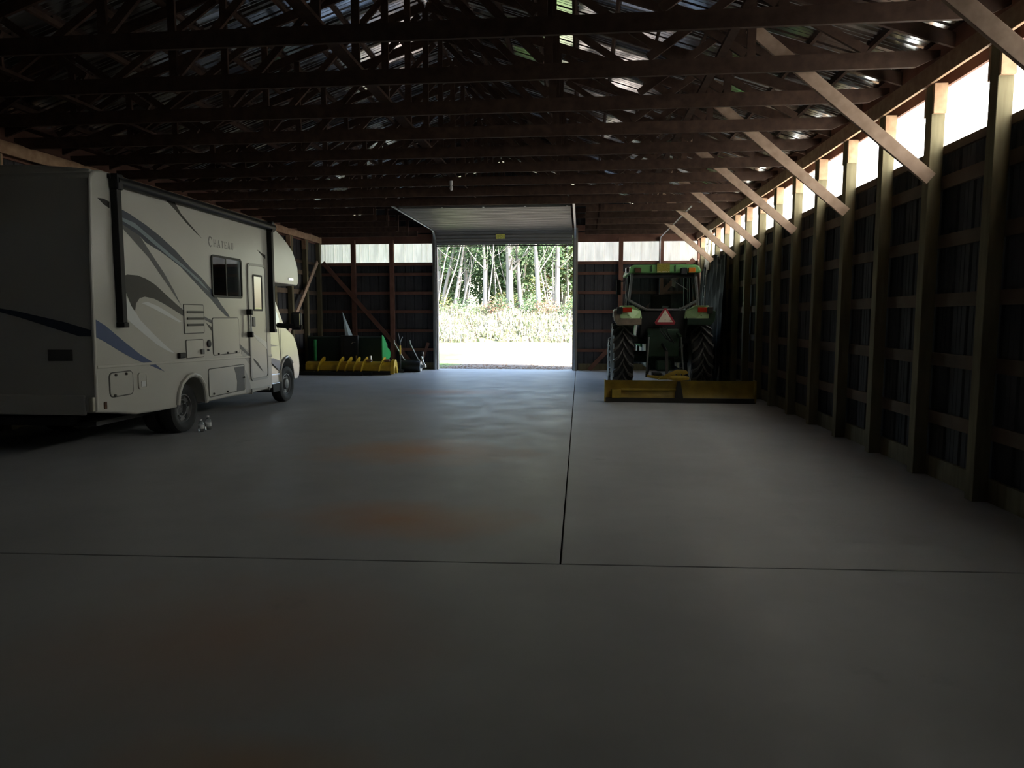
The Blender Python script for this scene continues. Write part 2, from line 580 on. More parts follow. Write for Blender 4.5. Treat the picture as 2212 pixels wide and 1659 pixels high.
# ------------------------------------------------------------------ roof
HS = 6.70                                    # half span to the eave
ZRT = ZC + 0.155 + 6.48 * PITCH              # top chord underside at the ridge
SL = math.hypot(1, PITCH)
def roof_z(x, up=0.0):
    return ZRT + up * SL - abs(x - XM) * PITCH
ceiling = MB().beam((XM, YB, roof_z(XM) + 0.255), (XM, END, roof_z(XM) + 0.255), 0.30, 0.02, side=(1, 0, 0)).build('ceiling', METAL_ROOF)
tag(ceiling, 'open timber roof of trusses and purlins under ribbed metal sheets', 'ceiling', kind='structure')
T = 0.038
def make_truss():
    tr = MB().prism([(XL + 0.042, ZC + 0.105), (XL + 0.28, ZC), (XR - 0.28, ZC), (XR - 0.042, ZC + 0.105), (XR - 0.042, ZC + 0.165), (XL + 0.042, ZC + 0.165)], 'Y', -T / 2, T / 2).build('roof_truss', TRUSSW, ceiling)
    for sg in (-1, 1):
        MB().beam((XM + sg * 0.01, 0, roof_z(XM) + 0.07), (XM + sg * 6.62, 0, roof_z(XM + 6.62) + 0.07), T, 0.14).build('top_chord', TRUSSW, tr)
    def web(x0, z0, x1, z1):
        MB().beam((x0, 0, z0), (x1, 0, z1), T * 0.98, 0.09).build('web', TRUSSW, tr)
    zb = ZC + 0.165
    web(XM, zb, XM, roof_z(XM))
    for sg in (-1, 1):
        for d in (2.16, 4.32):
            web(XM + sg * d, zb, XM + sg * d, roof_z(XM + d))
        web(XM + sg * 2.10, zb + 0.03, XM + sg * 0.10, roof_z(XM) - 0.06)
        web(XM + sg * 4.26, zb + 0.03, XM + sg * 2.26, roof_z(XM + 2.26) - 0.03)
        web(XM + sg * 5.5, zb + 0.02, XM + sg * 4.40, roof_z(XM + 4.4) - 0.03)
        web(XM + sg * 3.24, zb + 0.03, XM + sg * 4.24, roof_z(XM + 4.24) - 0.03)
    return tr
GALV = mat('galvanised', (0.55, 0.57, 0.58), 0.35, 0.9, var=0.1, scale=9)
def spread(proto, ys):
    proto.location = (0, ys[0], 0)
    kids = list(proto.children)
    for y in ys[1:]:
        t = dup(proto, ceiling, (0, y, 0))
        for k in kids:
            dup(k, t)
spread(make_truss(), [y for y in TRUSS_Y if y < 17.2])
# over the door tracks the bottom chord is raised between two short stubs
def make_door_truss():
    zr = ZC + 0.50
    tr = MB().box(-5.9, 0.75, -T / 2, T / 2, zr, zr + 0.14).build('roof_truss', TRUSSW, ceiling)
    for sg, a, b in ((-1, XL + 0.042, -5.25), (1, XR - 0.042, 0.12)):
        MB().prism([(a, ZC + 0.105), (a - sg * 0.24, ZC), (b, ZC), (b, ZC + 0.165), (a, ZC + 0.165)], 'Y', T / 2, T * 1.5).build('chord_stub', TRUSSW, tr)
    for sg in (-1, 1):
        MB().beam((XM + sg * 0.01, 0, roof_z(XM) + 0.07), (XM + sg * 6.62, 0, roof_z(XM + 6.62) + 0.07), T, 0.14).build('top_chord', TRUSSW, tr)
    def web(x0, z0, x1, z1, dy=0.0):
        MB().beam((x0, dy, z0), (x1, dy, z1), T * 0.98, 0.09).build('web', TRUSSW, tr)
    web(XM, zr + 0.14, XM, roof_z(XM))
    for sg in (-1, 1):
        web(XM + sg * 2.10, zr + 0.15, XM + sg * 0.10, roof_z(XM) - 0.06)
        web(XM + sg * 2.16, zr + 0.14, XM + sg * 2.16, roof_z(XM + 2.16))
        web(XM + sg * 3.05, ZC + 0.02, XM + sg * 3.05, roof_z(XM + 3.05), 0.0)
        web(XM + sg * 4.32, ZC + 0.165, XM + sg * 4.32, roof_z(XM + 4.32), T)
    return tr
spread(make_door_truss(), [y for y in TRUSS_Y if y >= 17.2])
# purlins along the roof and bracing runners on the bottom chords
for sg in (-1, 1):
    d = 0.10
    while d < 6.6:
        z = roof_z(XM + d, 0.14) + 0.0445
        c = Vector((XM + sg * d, 0, z))
        MB().beam((c.x, YB - 0.1, c.z), (c.x, END + 0.1, c.z), 0.038, 0.089, side=(SL and 1 / SL, 0, -sg * PITCH / SL)).build('purlin', TRUSSW, ceiling)
        d += 0.61 / SL
for x, w in ((XM, 0.14), (XM + 4.0, 0.089), (XM - 4.0, 0.089)):
    MB().beam((x, YB, ZC + 0.185), (x, 17.0, ZC + 0.185), w, 0.038, side=(1, 0, 0)).build('runner', TRUSSW, ceiling)
for (xa, ya, xb, yb) in ((XM - 0.1, 8.2, XM - 2.6, 5.6),):
    za, zb_ = roof_z(xa) - 0.1, ZC + 0.3
    MB().beam((xa, ya, za), (xb, yb, zb_), 0.038, 0.089).build('sway_brace', TRUSSW, ceiling)
# roof sheets
npan = int(math.ceil((END + 0.2 - YB + 0.2) / PW))
for sg in (-1, 1):
    o = Vector((XM + sg * 0.02, 0, roof_z(XM + 0.02, 0.14) + 0.092))
    v = Vector((sg / SL, 0, -PITCH / SL))
    nn = Vector((sg * PITCH / SL, 0, 1 / SL))
    me = sheet_mesh('roof_sheet', (o, (0, 1, 0), v, nn), HS * SL + 0.25)
    first = link(me, 'roof_sheet', METAL_ROOF, ceiling)
    first.location = (0, YB - 0.3, 0)
    for i in range(1, npan):
        dup(first, ceiling, (0, YB - 0.3 + i * PW, 0))
# soffit boards closing the eaves
for sg, xi in ((1, XR), (-1, XL)):
    x0 = xi + sg * 0.10
    x1 = xi + sg * 0.20
    MB().box(min(x0, x1), max(x0, x1), YB - 0.2, END, ZT + 0.236, roof_z(x1, 0.14) + 0.08).build('eave_board', WOOD_RED, ceiling)
# ================================================================== DOOR
DOOR_M = mat('door_steel', (0.20, 0.185, 0.168), 0.45, 0.0, var=0.06, scale=2, rnd=0.04, spec=0.4)
JAMB_M = mat('jamb_board', (0.30, 0.27, 0.24), 0.7, var=0.1, rnd=0.05)
STICKER = mat('yellow_sticker', (0.75, 0.68, 0.12), 0.5, var=0.25, scale=25)
BLACK_RUB = mat('black_rubber', (0.02, 0.02, 0.02), 0.7)
door_1 = MB().box(DX0 - 0.16, DX0, YF - 0.03, YF + 0.19, 0, DZ).box(DX1, DX1 + 0.16, YF - 0.03, YF + 0.19, 0, DZ).box(DX0 - 0.16, DX1 + 0.16, YF - 0.03, YF + 0.19, DZ, DZ + 0.24).build('door_1', JAMB_M)
tag(door_1, 'raised sectional overhead door in the far end wall, seen from inside', 'door', kind='structure')
# track path in (y, z): up the jamb, round the bend, back under the roof
ZH = 4.60
R = 0.38
def track_path(t):
    """point and tangent at arc length t, measured upwards from z = 3"""
    l1 = ZH - R - 3.0
    if t < l1:
        return (YF - 0.10, 3.0 + t), (0, 1)
    a = (t - l1) / R
    if a < PI / 2:
        return (YF - 0.10 - R + R * math.cos(a), ZH - R + R * math.sin(a)), (-math.sin(a), math.cos(a))
    return (YF - 0.10 - R - (t - l1 - R * PI / 2), ZH), (-1, 0)
def section(t0, h, sticker=False):
    """one rigid door section from t0 to t0+h along the track"""
    (ya, za), _ = track_path(t0 + 0.012)
    (yb, zb), _ = track_path(t0 + h - 0.012)
    d = Vector((0, yb - ya, zb - za))
    L = d.length
    d.normalize()
    nrm = Vector((0, -d.z, d.y))           # towards the room / floor
    nrm = nrm if (nrm.z < 0 or nrm.y < -0.5) else -nrm
    prof = [(0, 0), (0.02, 0.03), (L * 0.25 - 0.02, 0.03), (L * 0.25, 0.0), (L * 0.25 + 0.03, 0.0), (L * 0.25 + 0.05, 0.03), (L * 0.5 - 0.02, 0.03), (L * 0.5, 0), (L * 0.5 + 0.03, 0), (L * 0.5 + 0.05, 0.03), (L * 0.75 - 0.02, 0.03), (L * 0.75, 0), (L * 0.75 + 0.03, 0), (L * 0.75 + 0.05, 0.03), (L - 0.02, 0.03), (L, 0), (L, -0.035), (0, -0.035)]
    pl = []
    for a, b in prof:
        p = Vector((0, ya, za)) + d * a + nrm * b
        pl.append((p.y, p.z))
    s = MB().prism(pl, 'X', DX0 + 0.02, DX1 - 0.02).build('door_section', DOOR_M, door_1)
    hb = MB()
    for x in [DX0 + 0.1 + i * (DX1 - DX0 - 0.2) / 4 for i in range(5)]:
        c = Vector((x, ya, za)) + d * (L - 0.0)
        hb.beam(c - d * 0.06 + nrm * 0.016, c + d * 0.06 + nrm * 0.016, 0.05, 0.006, side=(1, 0, 0))
    hb.build('hinge', GALV, s)
    if sticker:
        c = Vector((-2.62, ya, za)) + d * (L * 0.62) + nrm * 0.033
        MB().beam(c - Vector((0.15, 0, 0)), c + Vector((0.15, 0, 0)), 0.003, 0.16, side=tuple(nrm)).build('warning_sticker', STICKER, s, label='yellow warning sticker')
    return s
t = 1.12
for i in range(10):
    section(t, 0.53, sticker=(i == 0))
    t += 0.53
# tracks
for x in (DX0 - 0.07, DX1 + 0.07):
    pts = [(x, YF - 0.06, 0.02), (x, YF - 0.06, ZH - R)]
    for i in range(1, 7):
        a = i / 6 * PI / 2
        pts.append((x, YF - 0.06 - R + R * math.cos(a), ZH - R + R * math.sin(a)))
    pts.append((x, 17.95, ZH))
    b = MB()
    for p, q in zip(pts[:-1], pts[1:]):
        p_, q_ = Vector(p), Vector(q)
        e = (q_ - p_).normalized() * 0.008
        b.beam(p_ - e, q_ + e, 0.06, 0.03, side=(1, 0, 0))
    b.build('door_track', GALV, door_1)
    sg = 1 if x < -2 else -1
    MB().beam((x, 18.1, ZH + 0.015), (x + sg * 0.22, 18.25, ZH + 0.33), 0.04, 0.03).beam((x + sg * 0.2, 18.2, ZH + 0.33), (x + sg * 0.2, 18.5, ZH + 0.30), 0.03, 0.04, side=(1, 0, 0)).build('track_hanger', GALV, door_1)
    MB().box(x - 0.03, x + 0.03, YF - 0.095, YF - 0.032, 0.0, 4.0).build('angle_iron', GALV, door_1)
MB().box(DX0, DX1, YF - 0.12, YF - 0.06, 4.085, 4.12).build('bottom_seal', BLACK_RUB, door_1)

# ================================================================== OUTDOORS
def gz(x, y):
    """height of the ground outside"""
    if y < 26:
        b = -0.06
    elif y < 34:
        b = -0.06 + 0.24 * ((y - 26) / 8) ** 1.5
    elif y < 54:
        u = (y - 34) / 20
        b = 0.18 + 0.4 * u + 1.6 * u * u
    else:
        b = 2.18 + 0.02 * (y - 54)
    return b + 0.10 * noise.noise(Vector((x * 0.25, y * 0.25, 1.0))) * max(0, min(1, (y - 27) / 8))

def ground_mat():
    m = bpy.data.materials.new('meadow_ground')
    m.use_nodes = True
    nt = m.node_tree
    N, L = nt.nodes, nt.links
    b = N['Principled BSDF']
    b.inputs['Roughness'].default_value = 0.95
    b.inputs['Specular IOR Level'].default_value = 0.1
    tc = N.new('ShaderNodeTexCoord')
    def nz(s, d=6):
        n = N.new('ShaderNodeTexNoise')
        n.inputs['Scale'].default_value = s
        n.inputs['Detail'].default_value = d
        L.new(tc.outputs['Object'], n.inputs['Vector'])
        return n.outputs[0]
    def mr(i, a, b_, lo=0., hi=1.):
        r = N.new('ShaderNodeMapRange')
        r.inputs[1].default_value, r.inputs[2].default_value, r.inputs[3].default_value, r.inputs[4].default_value = a, b_, lo, hi
        L.new(i, r.inputs[0])
        return r.outputs[0]
    def mix(f, c1, c2):
        x = N.new('ShaderNodeMix')
        x.data_type = 'RGBA'
        L.new(f, x.inputs[0])
        for i, c in ((6, c1), (7, c2)):
            if isinstance(c, tuple):
                x.inputs[i].default_value = (*c, 1)
            else:
                L.new(c, x.inputs[i])
        return x.outputs[2]
    sx = N.new('ShaderNodeSeparateXYZ')
    L.new(tc.outputs['Object'], sx.inputs[0])
    gravel = mix(mr(nz(3.0), 0.35, 0.65), (0.20, 0.17, 0.145), (0.14, 0.118, 0.10))
    grass = mix(mr(nz(2.0), 0.3, 0.7), (0.17, 0.19, 0.08), (0.22, 0.21, 0.10))
    lawn = mix(mr(nz(4.0), 0.3, 0.7), (0.10, 0.19, 0.05), (0.15, 0.22, 0.07))
    # green lawn on the left of the gravel drive
    ad = N.new('ShaderNodeMath')
    ad.operation = 'MULTIPLY_ADD'
    L.new(nz(0.8), ad.inputs[0])
    ad.inputs[1].default_value = 3.0
    L.new(sx.outputs['X'], ad.inputs[2])
    c = mix(mr(ad.outputs[0], -3.9, -3.2), lawn, gravel)
    ay = N.new('ShaderNodeMath')
    ay.operation = 'MULTIPLY_ADD'
    L.new(nz(0.5), ay.inputs[0])
    ay.inputs[1].default_value = 4.0
    L.new(sx.outputs['Y'], ay.inputs[2])
    c = mix(mr(ay.outputs[0], 33.5, 36.0), c, gravel)
    c = mix(mr(ay.outputs[0], 39.5, 42.0), c, grass)
    L.new(c, b.inputs['Base Color'])
    return m
gx = [-60 + i * 1.6 for i in range(76)]
gy = [YF + 0.2 + i * 0.5 for i in range(44)] + [46 + i * 2.0 for i in range(36)]
gv = [(x, y, gz(x, y)) for y in gy for x in gx]
gf = [(j * len(gx) + i, j * len(gx) + i + 1, (j + 1) * len(gx) + i + 1, (j + 1) * len(gx) + i) for j in range(len(gy) - 1) for i in range(len(gx) - 1)]
GROUND = ground_mat()
ground = MB().add(gv, gf).build('ground', GROUND, smooth=True)
tag(ground, 'sunlit gravel drive and grass outside the open door', 'ground', kind='structure')
around = MB().box(-60, 60, -40, YF + 0.2, -0.5, -0.15).build('ground', GROUND)
tag(around, 'ground the barn stands on', 'ground', kind='structure')

def leaf_mat(name, cols, trans=0.45):
    m = bpy.data.materials.new(name)
    m.use_nodes = True
    nt = m.node_tree
    nt.nodes.clear()
    N, L = nt.nodes, nt.links
    o = N.new('ShaderNodeOutputMaterial')
    df = N.new('ShaderNodeBsdfDiffuse')
    tl = N.new('ShaderNodeBsdfTranslucent')
    mx = N.new('ShaderNodeMixShader')
    mx.inputs[0].default_value = trans
    ge = N.new('ShaderNodeNewGeometry')
    cr = N.new('ShaderNodeValToRGB')
    els = cr.color_ramp.elements
    for i, c in enumerate(cols):
        p = i / max(1, len(cols) - 1)
        if i == 0:
            e = els[0]
        elif i == len(cols) - 1:
            e = els[-1]
        else:
            e = els.new(p)
        e.position = p
        e.color = (*c, 1)
    L.new(ge.outputs['Random Per Island'], cr.inputs[0])
    L.new(cr.outputs[0], df.inputs['Color'])
    L.new(cr.outputs[0], tl.inputs['Color'])
    L.new(df.outputs[0], mx.inputs[1])
    L.new(tl.outputs[0], mx.inputs[2])
    L.new(mx.outputs[0], o.inputs['Surface'])
    return m
LEAF_G = leaf_mat('green_leaves', [(0.06, 0.115, 0.055), (0.11, 0.165, 0.085), (0.15, 0.21, 0.12), (0.10, 0.155, 0.105)])
LEAF_Y = leaf_mat('yellowing_leaves', [(0.13, 0.17, 0.06), (0.19, 0.20, 0.08), (0.15, 0.19, 0.08), (0.20, 0.16, 0.09)])
LEAF_R = leaf_mat('rusty_leaves', [(0.24, 0.13, 0.09), (0.20, 0.15, 0.11), (0.22, 0.18, 0.12)])
WEED = leaf_mat('meadow_weeds', [(0.20, 0.21, 0.11), (0.14, 0.18, 0.09), (0.27, 0.25, 0.19), (0.25, 0.19, 0.15), (0.30, 0.29, 0.25), (0.17, 0.20, 0.10), (0.32, 0.32, 0.31)], 0.3)
BARK = mat('pale_bark', (0.30, 0.28, 0.265), 0.9, col2=(0.18, 0.165, 0.155), scale=3, stretch=(2, 2, 0.4), rnd=0.2, spec=0.1)
rnd = random.Random(21)
def leaves(cx, cy, cz, rx, ry, rz, n, size, b, clump=12):
    for _ in range(max(1, n // clump)):
        while True:
            p = Vector((rnd.uniform(-1, 1), rnd.uniform(-1, 1), rnd.uniform(-1, 1)))
            if p.length < 1:
                break
        q = Vector((cx + p.x * rx, cy + p.y * ry, cz + p.z * rz))
        for _k in range(clump):
            r_ = q + Vector((rnd.gauss(0, 0.28), rnd.gauss(0, 0.28), rnd.gauss(0, 0.20)))
            s = size * rnd.uniform(0.6, 1.3)
            d = Vector((rnd.uniform(-1, 1), rnd.uniform(-1, 1), rnd.uniform(-0.7, 0.5))).normalized()
            e = d.orthogonal().normalized()
            e = (e * math.cos(3 * s * 50) + d.cross(e) * math.sin(s * 150)).normalized()
            b.add([r_, r_ + d * s * 0.5 + e * s * 0.3, r_ + d * s, r_ + d * s * 0.5 - e * s * 0.3], [(0, 1, 2, 3)])
def tree(name, label, x, y, h, r, lean=(0, 0), crown=None, nleaf=700, lm=LEAF_G, nbr=6, group='trees at the edge of the wood', size=0.2):
    z0 = gz(x, y) - 0.1
    root = empty(name, (x, y, z0))
    tag(root, label, 'tree', group)
    pts, rs = [], []
    wob = rnd.uniform(0, 9)
    for i in range(9):
        u = i / 8
        pts.append(Vector((lean[0] * u * h + 0.12 * math.sin(wob + u * 5) * u * 2, lean[1] * u * h + 0.1 * math.cos(wob + u * 4) * u * 2, u * h)))
        rs.append(r * (1.15 - 0.85 * u) if i else r * 1.35)
    MB().tube(pts, rs, 8).build('trunk', BARK, root, smooth=True)
    for i in range(nbr):
        u = rnd.uniform(0.22, 0.9)
        p = pts[0].lerp(pts[-1], u)
        k = min(7, int(u * 8))
        p = pts[k].lerp(pts[k + 1], u * 8 - k)
        a = rnd.uniform(0, 2 * PI)
        ln = rnd.uniform(0.12, 0.30) * h
        e = Vector((math.cos(a), math.sin(a), rnd.uniform(0.5, 1.6))).normalized() * ln
        mid = p + e * 0.5 + Vector((0, 0, -0.05 * ln))
        br = MB().tube([p, mid, p + e], [r * 0.33 * (1.2 - u), r * 0.25 * (1.2 - u), 0.008], 5)
        br.build('branch', BARK, root, smooth=True)
    if nleaf:
        lf = MB()
        cr = crown or (1.7, 1.5, 0.36 * h, 0.62)
        leaves(lean[0] * h * cr[3], lean[1] * h * cr[3], h * cr[3], cr[0], cr[1], cr[2], nleaf, size, lf)
        me = bpy.data.meshes.new('foliage')
        me.from_pydata(lf.v, [], lf.f)
        link(me, 'foliage', lm, root)
    return root
# edge trees read off the photograph: (x, y, height, radius, lean x, label words)
EDGE = [
    (-5.25, 52.6, 12.5, 0.27, -0.012, 'thickest pale trunk at the wood edge in the middle of the doorway'),
    (-4.45, 53.0, 11.5, 0.15, -0.045, 'slim grey trunk leaning left just right of the thickest trunk'),
    (-3.05, 52.0, 12.0, 0.17, -0.04, 'straight grey trunk in the right third of the doorway'),
    (-1.75, 53.5, 11.5, 0.19, -0.02, 'grey trunk nearest the right door jamb'),
    (-7.1, 52.6, 11.0, 0.14, -0.03, 'grey trunk left of the thickest trunk'),
    (-8.75, 54.0, 11.5, 0.12, 0.0, 'slender white trunk standing upright in the left half of the doorway'),
    (-9.6, 53.0, 10.5, 0.11, 0.14, 'white trunk leaning right in the left half of the doorway'),
    (-10.8, 54.0, 10.0, 0.13, 0.20, 'white trunk slanting strongly right at the left of the doorway'),
    (-11.6, 52.6, 11.5, 0.13, 0.0, 'pale upright trunk nearest the left door jamb'),
    (-11.2, 55.0, 11.0, 0.11, 0.04, 'thin pale trunk close beside the leftmost trunk'),
]
for x, y, h, r, lx, lab in EDGE:
    tree('edge_tree', lab, x, y, h, r, (lx, 0.01), nleaf=900, crown=(1.6, 1.2, 0.33 * h, 0.6), nbr=7)
lm_names = {0: 'green', 1: 'yellow-green', 2: 'rusty'}
for i in range(46):
    x = rnd.uniform(-19, 9)
    y = rnd.uniform(56, 74)
    k = rnd.choice((0, 0, 0, 0, 1, 1, 2))
    tree('wood_tree', 'slender tree with %s leaves deeper in the wood' % ('green', 'yellowing', 'rusty')[k], x, y, rnd.uniform(10, 15), rnd.uniform(0.07, 0.16), (rnd.uniform(-0.08, 0.12), 0), nleaf=2300, crown=(2.4, 2.0, 5.6, 0.46), lm=(LEAF_G, LEAF_Y, LEAF_R)[k], nbr=0, group='%s trees deeper in the wood' % ('green', 'yellowing', 'rusty')[k], size=0.33)
# thin leaning saplings
for i in range(16):
    x = rnd.uniform(-11.8, -1.2)
    left = x < -7.5
    tree('sapling', 'thin bare pale sapling %s' % ('leaning in the left half of the doorway view' if left else 'standing in the right half of the doorway view'), x, rnd.uniform(51.5, 55.5), rnd.uniform(5.5, 9.5), rnd.uniform(0.035, 0.07), (rnd.uniform(0.05, 0.32) if left else rnd.uniform(-0.25, 0.12), 0), nleaf=0, nbr=3, group='%s saplings at the wood edge' % ('left' if left else 'right'))
# shrubs along the wood edge
for i in range(26):
    x = rnd.uniform(-15, 3)
    y = rnd.uniform(49.5, 55)
    k = rnd.choice((0, 0, 0, 1, 1, 2))
    root = empty('shrub', (x, y, gz(x, y) - 0.05))
    tag(root, 'leafy %s shrub at the foot of the trees' % ('green', 'yellow-green', 'rusty')[k], 'shrub', '%s shrubs at the wood edge' % ('green', 'yellow-green', 'rusty')[k])
    lf = MB()
    leaves(0, 0, 0.75, rnd.uniform(0.6, 1.3), 0.7, 0.75, 360, 0.17, lf)
    me = bpy.data.meshes.new('foliage')
    me.from_pydata(lf.v, [], lf.f)
    link(me, 'foliage', (LEAF_G, LEAF_Y, LEAF_R)[k], root)
    MB().tube([(0, 0, 0), (0.1, 0, 1.0)], [0.03, 0.01], 5).build('stem', BARK, root)
# weeds covering the slope: nobody could count them
wd = MB()
for i in range(30000):
    y = 38.5 + 14.5 * rnd.random() ** 0.8
    x = rnd.uniform(-17, 5)
    if y < 41 and noise.noise(Vector((x * 0.6, y * 0.6, 3))) < -0.05:
        continue
    z = gz(x, y)
    h = rnd.uniform(0.25, 0.8) * (0.45 + 0.6 * min(1, (y - 38) / 6)) * (1 + 0.6 * noise.noise(Vector((x * 0.5, y * 0.5, 0))))
    a = rnd.uniform(0, PI)
    w = rnd.uniform(0.02, 0.07)
    dx, dy = math.cos(a) * w, math.sin(a) * w
    lx, ly = rnd.uniform(-0.2, 0.2) * h, rnd.uniform(-0.2, 0.2) * h
    if i % 2:
        for q in range(3):
            c_ = Vector((x + rnd.gauss(0, 0.07), y + rnd.gauss(0, 0.07), z + h * rnd.uniform(0.2, 0.95)))
            d_ = Vector((rnd.uniform(-1, 1), rnd.uniform(-1, 1), rnd.uniform(-0.4, 0.7))).normalized() * rnd.uniform(0.06, 0.14)
            e_ = d_.orthogonal() * 0.4
            wd.add([c_, c_ + d_ * 0.5 + e_, c_ + d_, c_ + d_ * 0.5 - e_], [(0, 1, 2, 3)])
        continue
    wd.add([(x - dx, y - dy, z - 0.02), (x + dx, y + dy, z - 0.02), (x + lx + dx * 1.4, y + ly + dy * 1.4, z + h * 0.7), (x + lx * 1.3, y + ly * 1.3, z + h)], [(0, 1, 2, 3)])
me = bpy.data.meshes.new('meadow')
me.from_pydata(wd.v, [], wd.f)
tag(link(me, 'meadow', WEED), 'tall dry weeds and grasses covering the slope before the wood', 'weeds', kind='stuff')
# fallen leaves and gravel crumbs along the threshold
cr = MB()
for i in range(1500):
    y = YF + 0.25 + abs(rnd.gauss(0, 1.6))
    x = rnd.uniform(-6.5, 1.2)
    s = rnd.uniform(0.015, 0.05)
    z = gz(x, y)
    a = rnd.uniform(0, PI)
    cr.add([(x + s * math.cos(a + q * PI / 2), y + s * math.sin(a + q * PI / 2), z + 0.006 + s * 0.4 * (q % 2)) for q in range(4)], [(0, 1, 2, 3)])
me = bpy.data.meshes.new('leaf_litter')
me.from_pydata(cr.v, [], cr.f)
tag(link(me, 'leaf_litter', LEAF_R), 'dry leaves scattered on the gravel just outside the door', 'leaves', kind='stuff')
# ================================================================== MOTORHOME
# outlines on the entry side, in metres (y, z)
RV = {
    'A': [(8.619, 3.175), (8.911, 3.113), (9.261, 3.011), (9.584, 2.895), (9.956, 2.728), (10.354, 2.5), (10.636, 2.375), (10.907, 2.211), (11.096, 2.072), (11.218, 1.965), (11.451, 1.801), (11.494, 1.756), (11.362, 1.778), (11.147, 1.888), (10.917, 2.034), (10.48, 2.272), (10.073, 2.499), (9.715, 2.631), (9.567, 2.683), (9.242, 2.772), (9.111, 2.848), (8.622, 2.993)],
    'A2': [(8.717, 3.047), (9.009, 3.006), (9.342, 2.868), (9.693, 2.718), (10.078, 2.557), (10.576, 2.341), (10.87, 2.158), (10.689, 2.233), (10.208, 2.46), (9.811, 2.61), (9.429, 2.766), (9.071, 2.92), (8.756, 3.0)],
    'B': [(9.111, 2.848), (9.325, 2.655), (9.644, 2.378), (9.857, 2.152), (10.029, 1.938), (9.776, 2.166), (9.541, 2.358), (9.294, 2.57), (8.989, 2.76), (8.788, 2.885), (8.622, 2.993)],
    'C': [(9.739, 3.436), (9.982, 3.429), (10.135, 3.288), (10.404, 3.143), (10.697, 2.987), (10.541, 3.048), (10.266, 3.17), (10.002, 3.313)],
    'D': [(8.301, 3.218), (8.415, 3.226), (8.523, 3.204), (8.516, 3.122), (8.41, 3.157)],
    'E': [(8.674, 2.28), (8.805, 2.314), (9.023, 2.315), (9.203, 2.281), (9.409, 2.209), (9.67, 2.072), (9.947, 1.929), (10.132, 1.842), (10.41, 1.716), (10.667, 1.535), (10.346, 1.666), (10.07, 1.779), (9.834, 1.866), (9.609, 1.945), (9.368, 2.013), (9.158, 2.035), (9.044, 2.013), (8.96, 1.94), (8.929, 1.832), (8.858, 1.911), (8.765, 2.072), (8.702, 2.201)],
    'F': [(8.619, 2.316), (8.672, 2.253), (8.724, 2.096), (8.857, 1.898), (8.96, 1.803), (9.025, 1.724), (9.322, 1.52), (9.596, 1.351), (9.818, 1.228), (9.677, 1.26), (9.391, 1.371), (9.088, 1.536), (8.804, 1.703), (8.618, 1.815), (8.595, 2.025)],
    'G': [(8.153, 1.727), (8.322, 1.651), (8.643, 1.457), (8.988, 1.26), (9.29, 1.122), (9.537, 0.982), (9.169, 1.106), (8.873, 1.195), (8.562, 1.325), (8.305, 1.446), (8.143, 1.51)],
    'H': [(9.084, 1.946), (9.209, 1.967), (9.44, 1.914), (9.68, 1.831), (10.025, 1.69), (9.952, 1.683), (9.653, 1.778), (9.392, 1.861), (9.205, 1.916)],
    'I': [(10.658, 1.773), (10.899, 1.707), (11.163, 1.625), (11.436, 1.517), (11.778, 1.314), (11.909, 1.235), (12.158, 1.091), (12.155, 1.054), (11.959, 1.139), (11.752, 1.242), (11.502, 1.406), (11.19, 1.545), (10.91, 1.647), (10.667, 1.722)],
    'J': [(10.718, 1.671), (10.891, 1.595), (11.143, 1.372), (11.409, 1.166), (11.3, 1.171), (11.108, 1.356), (10.825, 1.577)],
    'K': [(12.289, 1.468), (12.552, 1.384), (12.841, 1.288), (12.845, 1.157), (12.657, 1.252), (12.41, 1.363)],
    'L': [(12.275, 1.017), (12.46, 0.918), (12.665, 0.74), (12.537, 0.805), (12.294, 0.971)],
    'M': [(11.538, 0.898), (11.922, 0.897), (11.909, 0.477), (11.599, 0.479), (11.628, 0.642), (11.603, 0.765)],
    'N': [(11.975, 0.817), (12.062, 0.711), (12.141, 0.579), (12.182, 0.407), (11.977, 0.412)],
    'O': [(13.46, 0.96), (13.742, 0.879), (14.06, 0.837), (13.888, 0.673), (13.776, 0.681), (13.49, 0.842)],
    'P': [(12.586, 2.993), (12.829, 2.939), (12.936, 2.914), (12.932, 2.848), (12.771, 2.909)],
    'Q': [(11.893, 1.248), (12.272, 1.115), (12.191, 0.885), (11.849, 1.12)],
    'arch': [(9.825, 0.463), (9.857, 0.632), (9.953, 0.774), (10.11, 0.858), (10.279, 0.88), (10.448, 0.83), (10.56, 0.703), (10.604, 0.551), (10.621, 0.409)],
    'skirt': [(8.069, 0.584), (8.396, 0.543), (8.868, 0.456), (9.317, 0.437), (9.833, 0.427), (10.621, 0.409), (11.518, 0.405), (12.144, 0.385), (12.869, 0.396), (13.073, 0.393)],
    'over': [(13.384, 3.373), (13.567, 3.375), (13.88, 3.271), (14.234, 3.105), (14.454, 2.791), (14.491, 2.556), (14.427, 2.414), (13.258, 2.446)],
}
RV_WHITE = mat('gelcoat', (0.52, 0.505, 0.45), 0.28, var=0.03, scale=0.8, spec=0.5)
RV_TRIM = mat('gelcoat_trim', (0.55, 0.53, 0.47), 0.35)
RV_BLACK = mat('black_powder_coat', (0.010, 0.010, 0.011), 0.5, spec=0.25)
RV_CHROME = mat('chrome', (0.75, 0.75, 0.75), 0.15, 1.0)
RV_SEAM = mat('dark_seam', (0.10, 0.095, 0.085), 0.6)
GLASS = mat('tinted_glass', (0.015, 0.02, 0.02), 0.03, spec=0.9)
CURTAIN = mat('curtain_cloth', (0.5, 0.47, 0.42), 0.9)
TYRE = mat('tyre_rubber', (0.022, 0.022, 0.022), 0.75, var=0.3, scale=8)
STEEL_D = mat('dark_steel', (0.16, 0.16, 0.16), 0.5, 0.6)
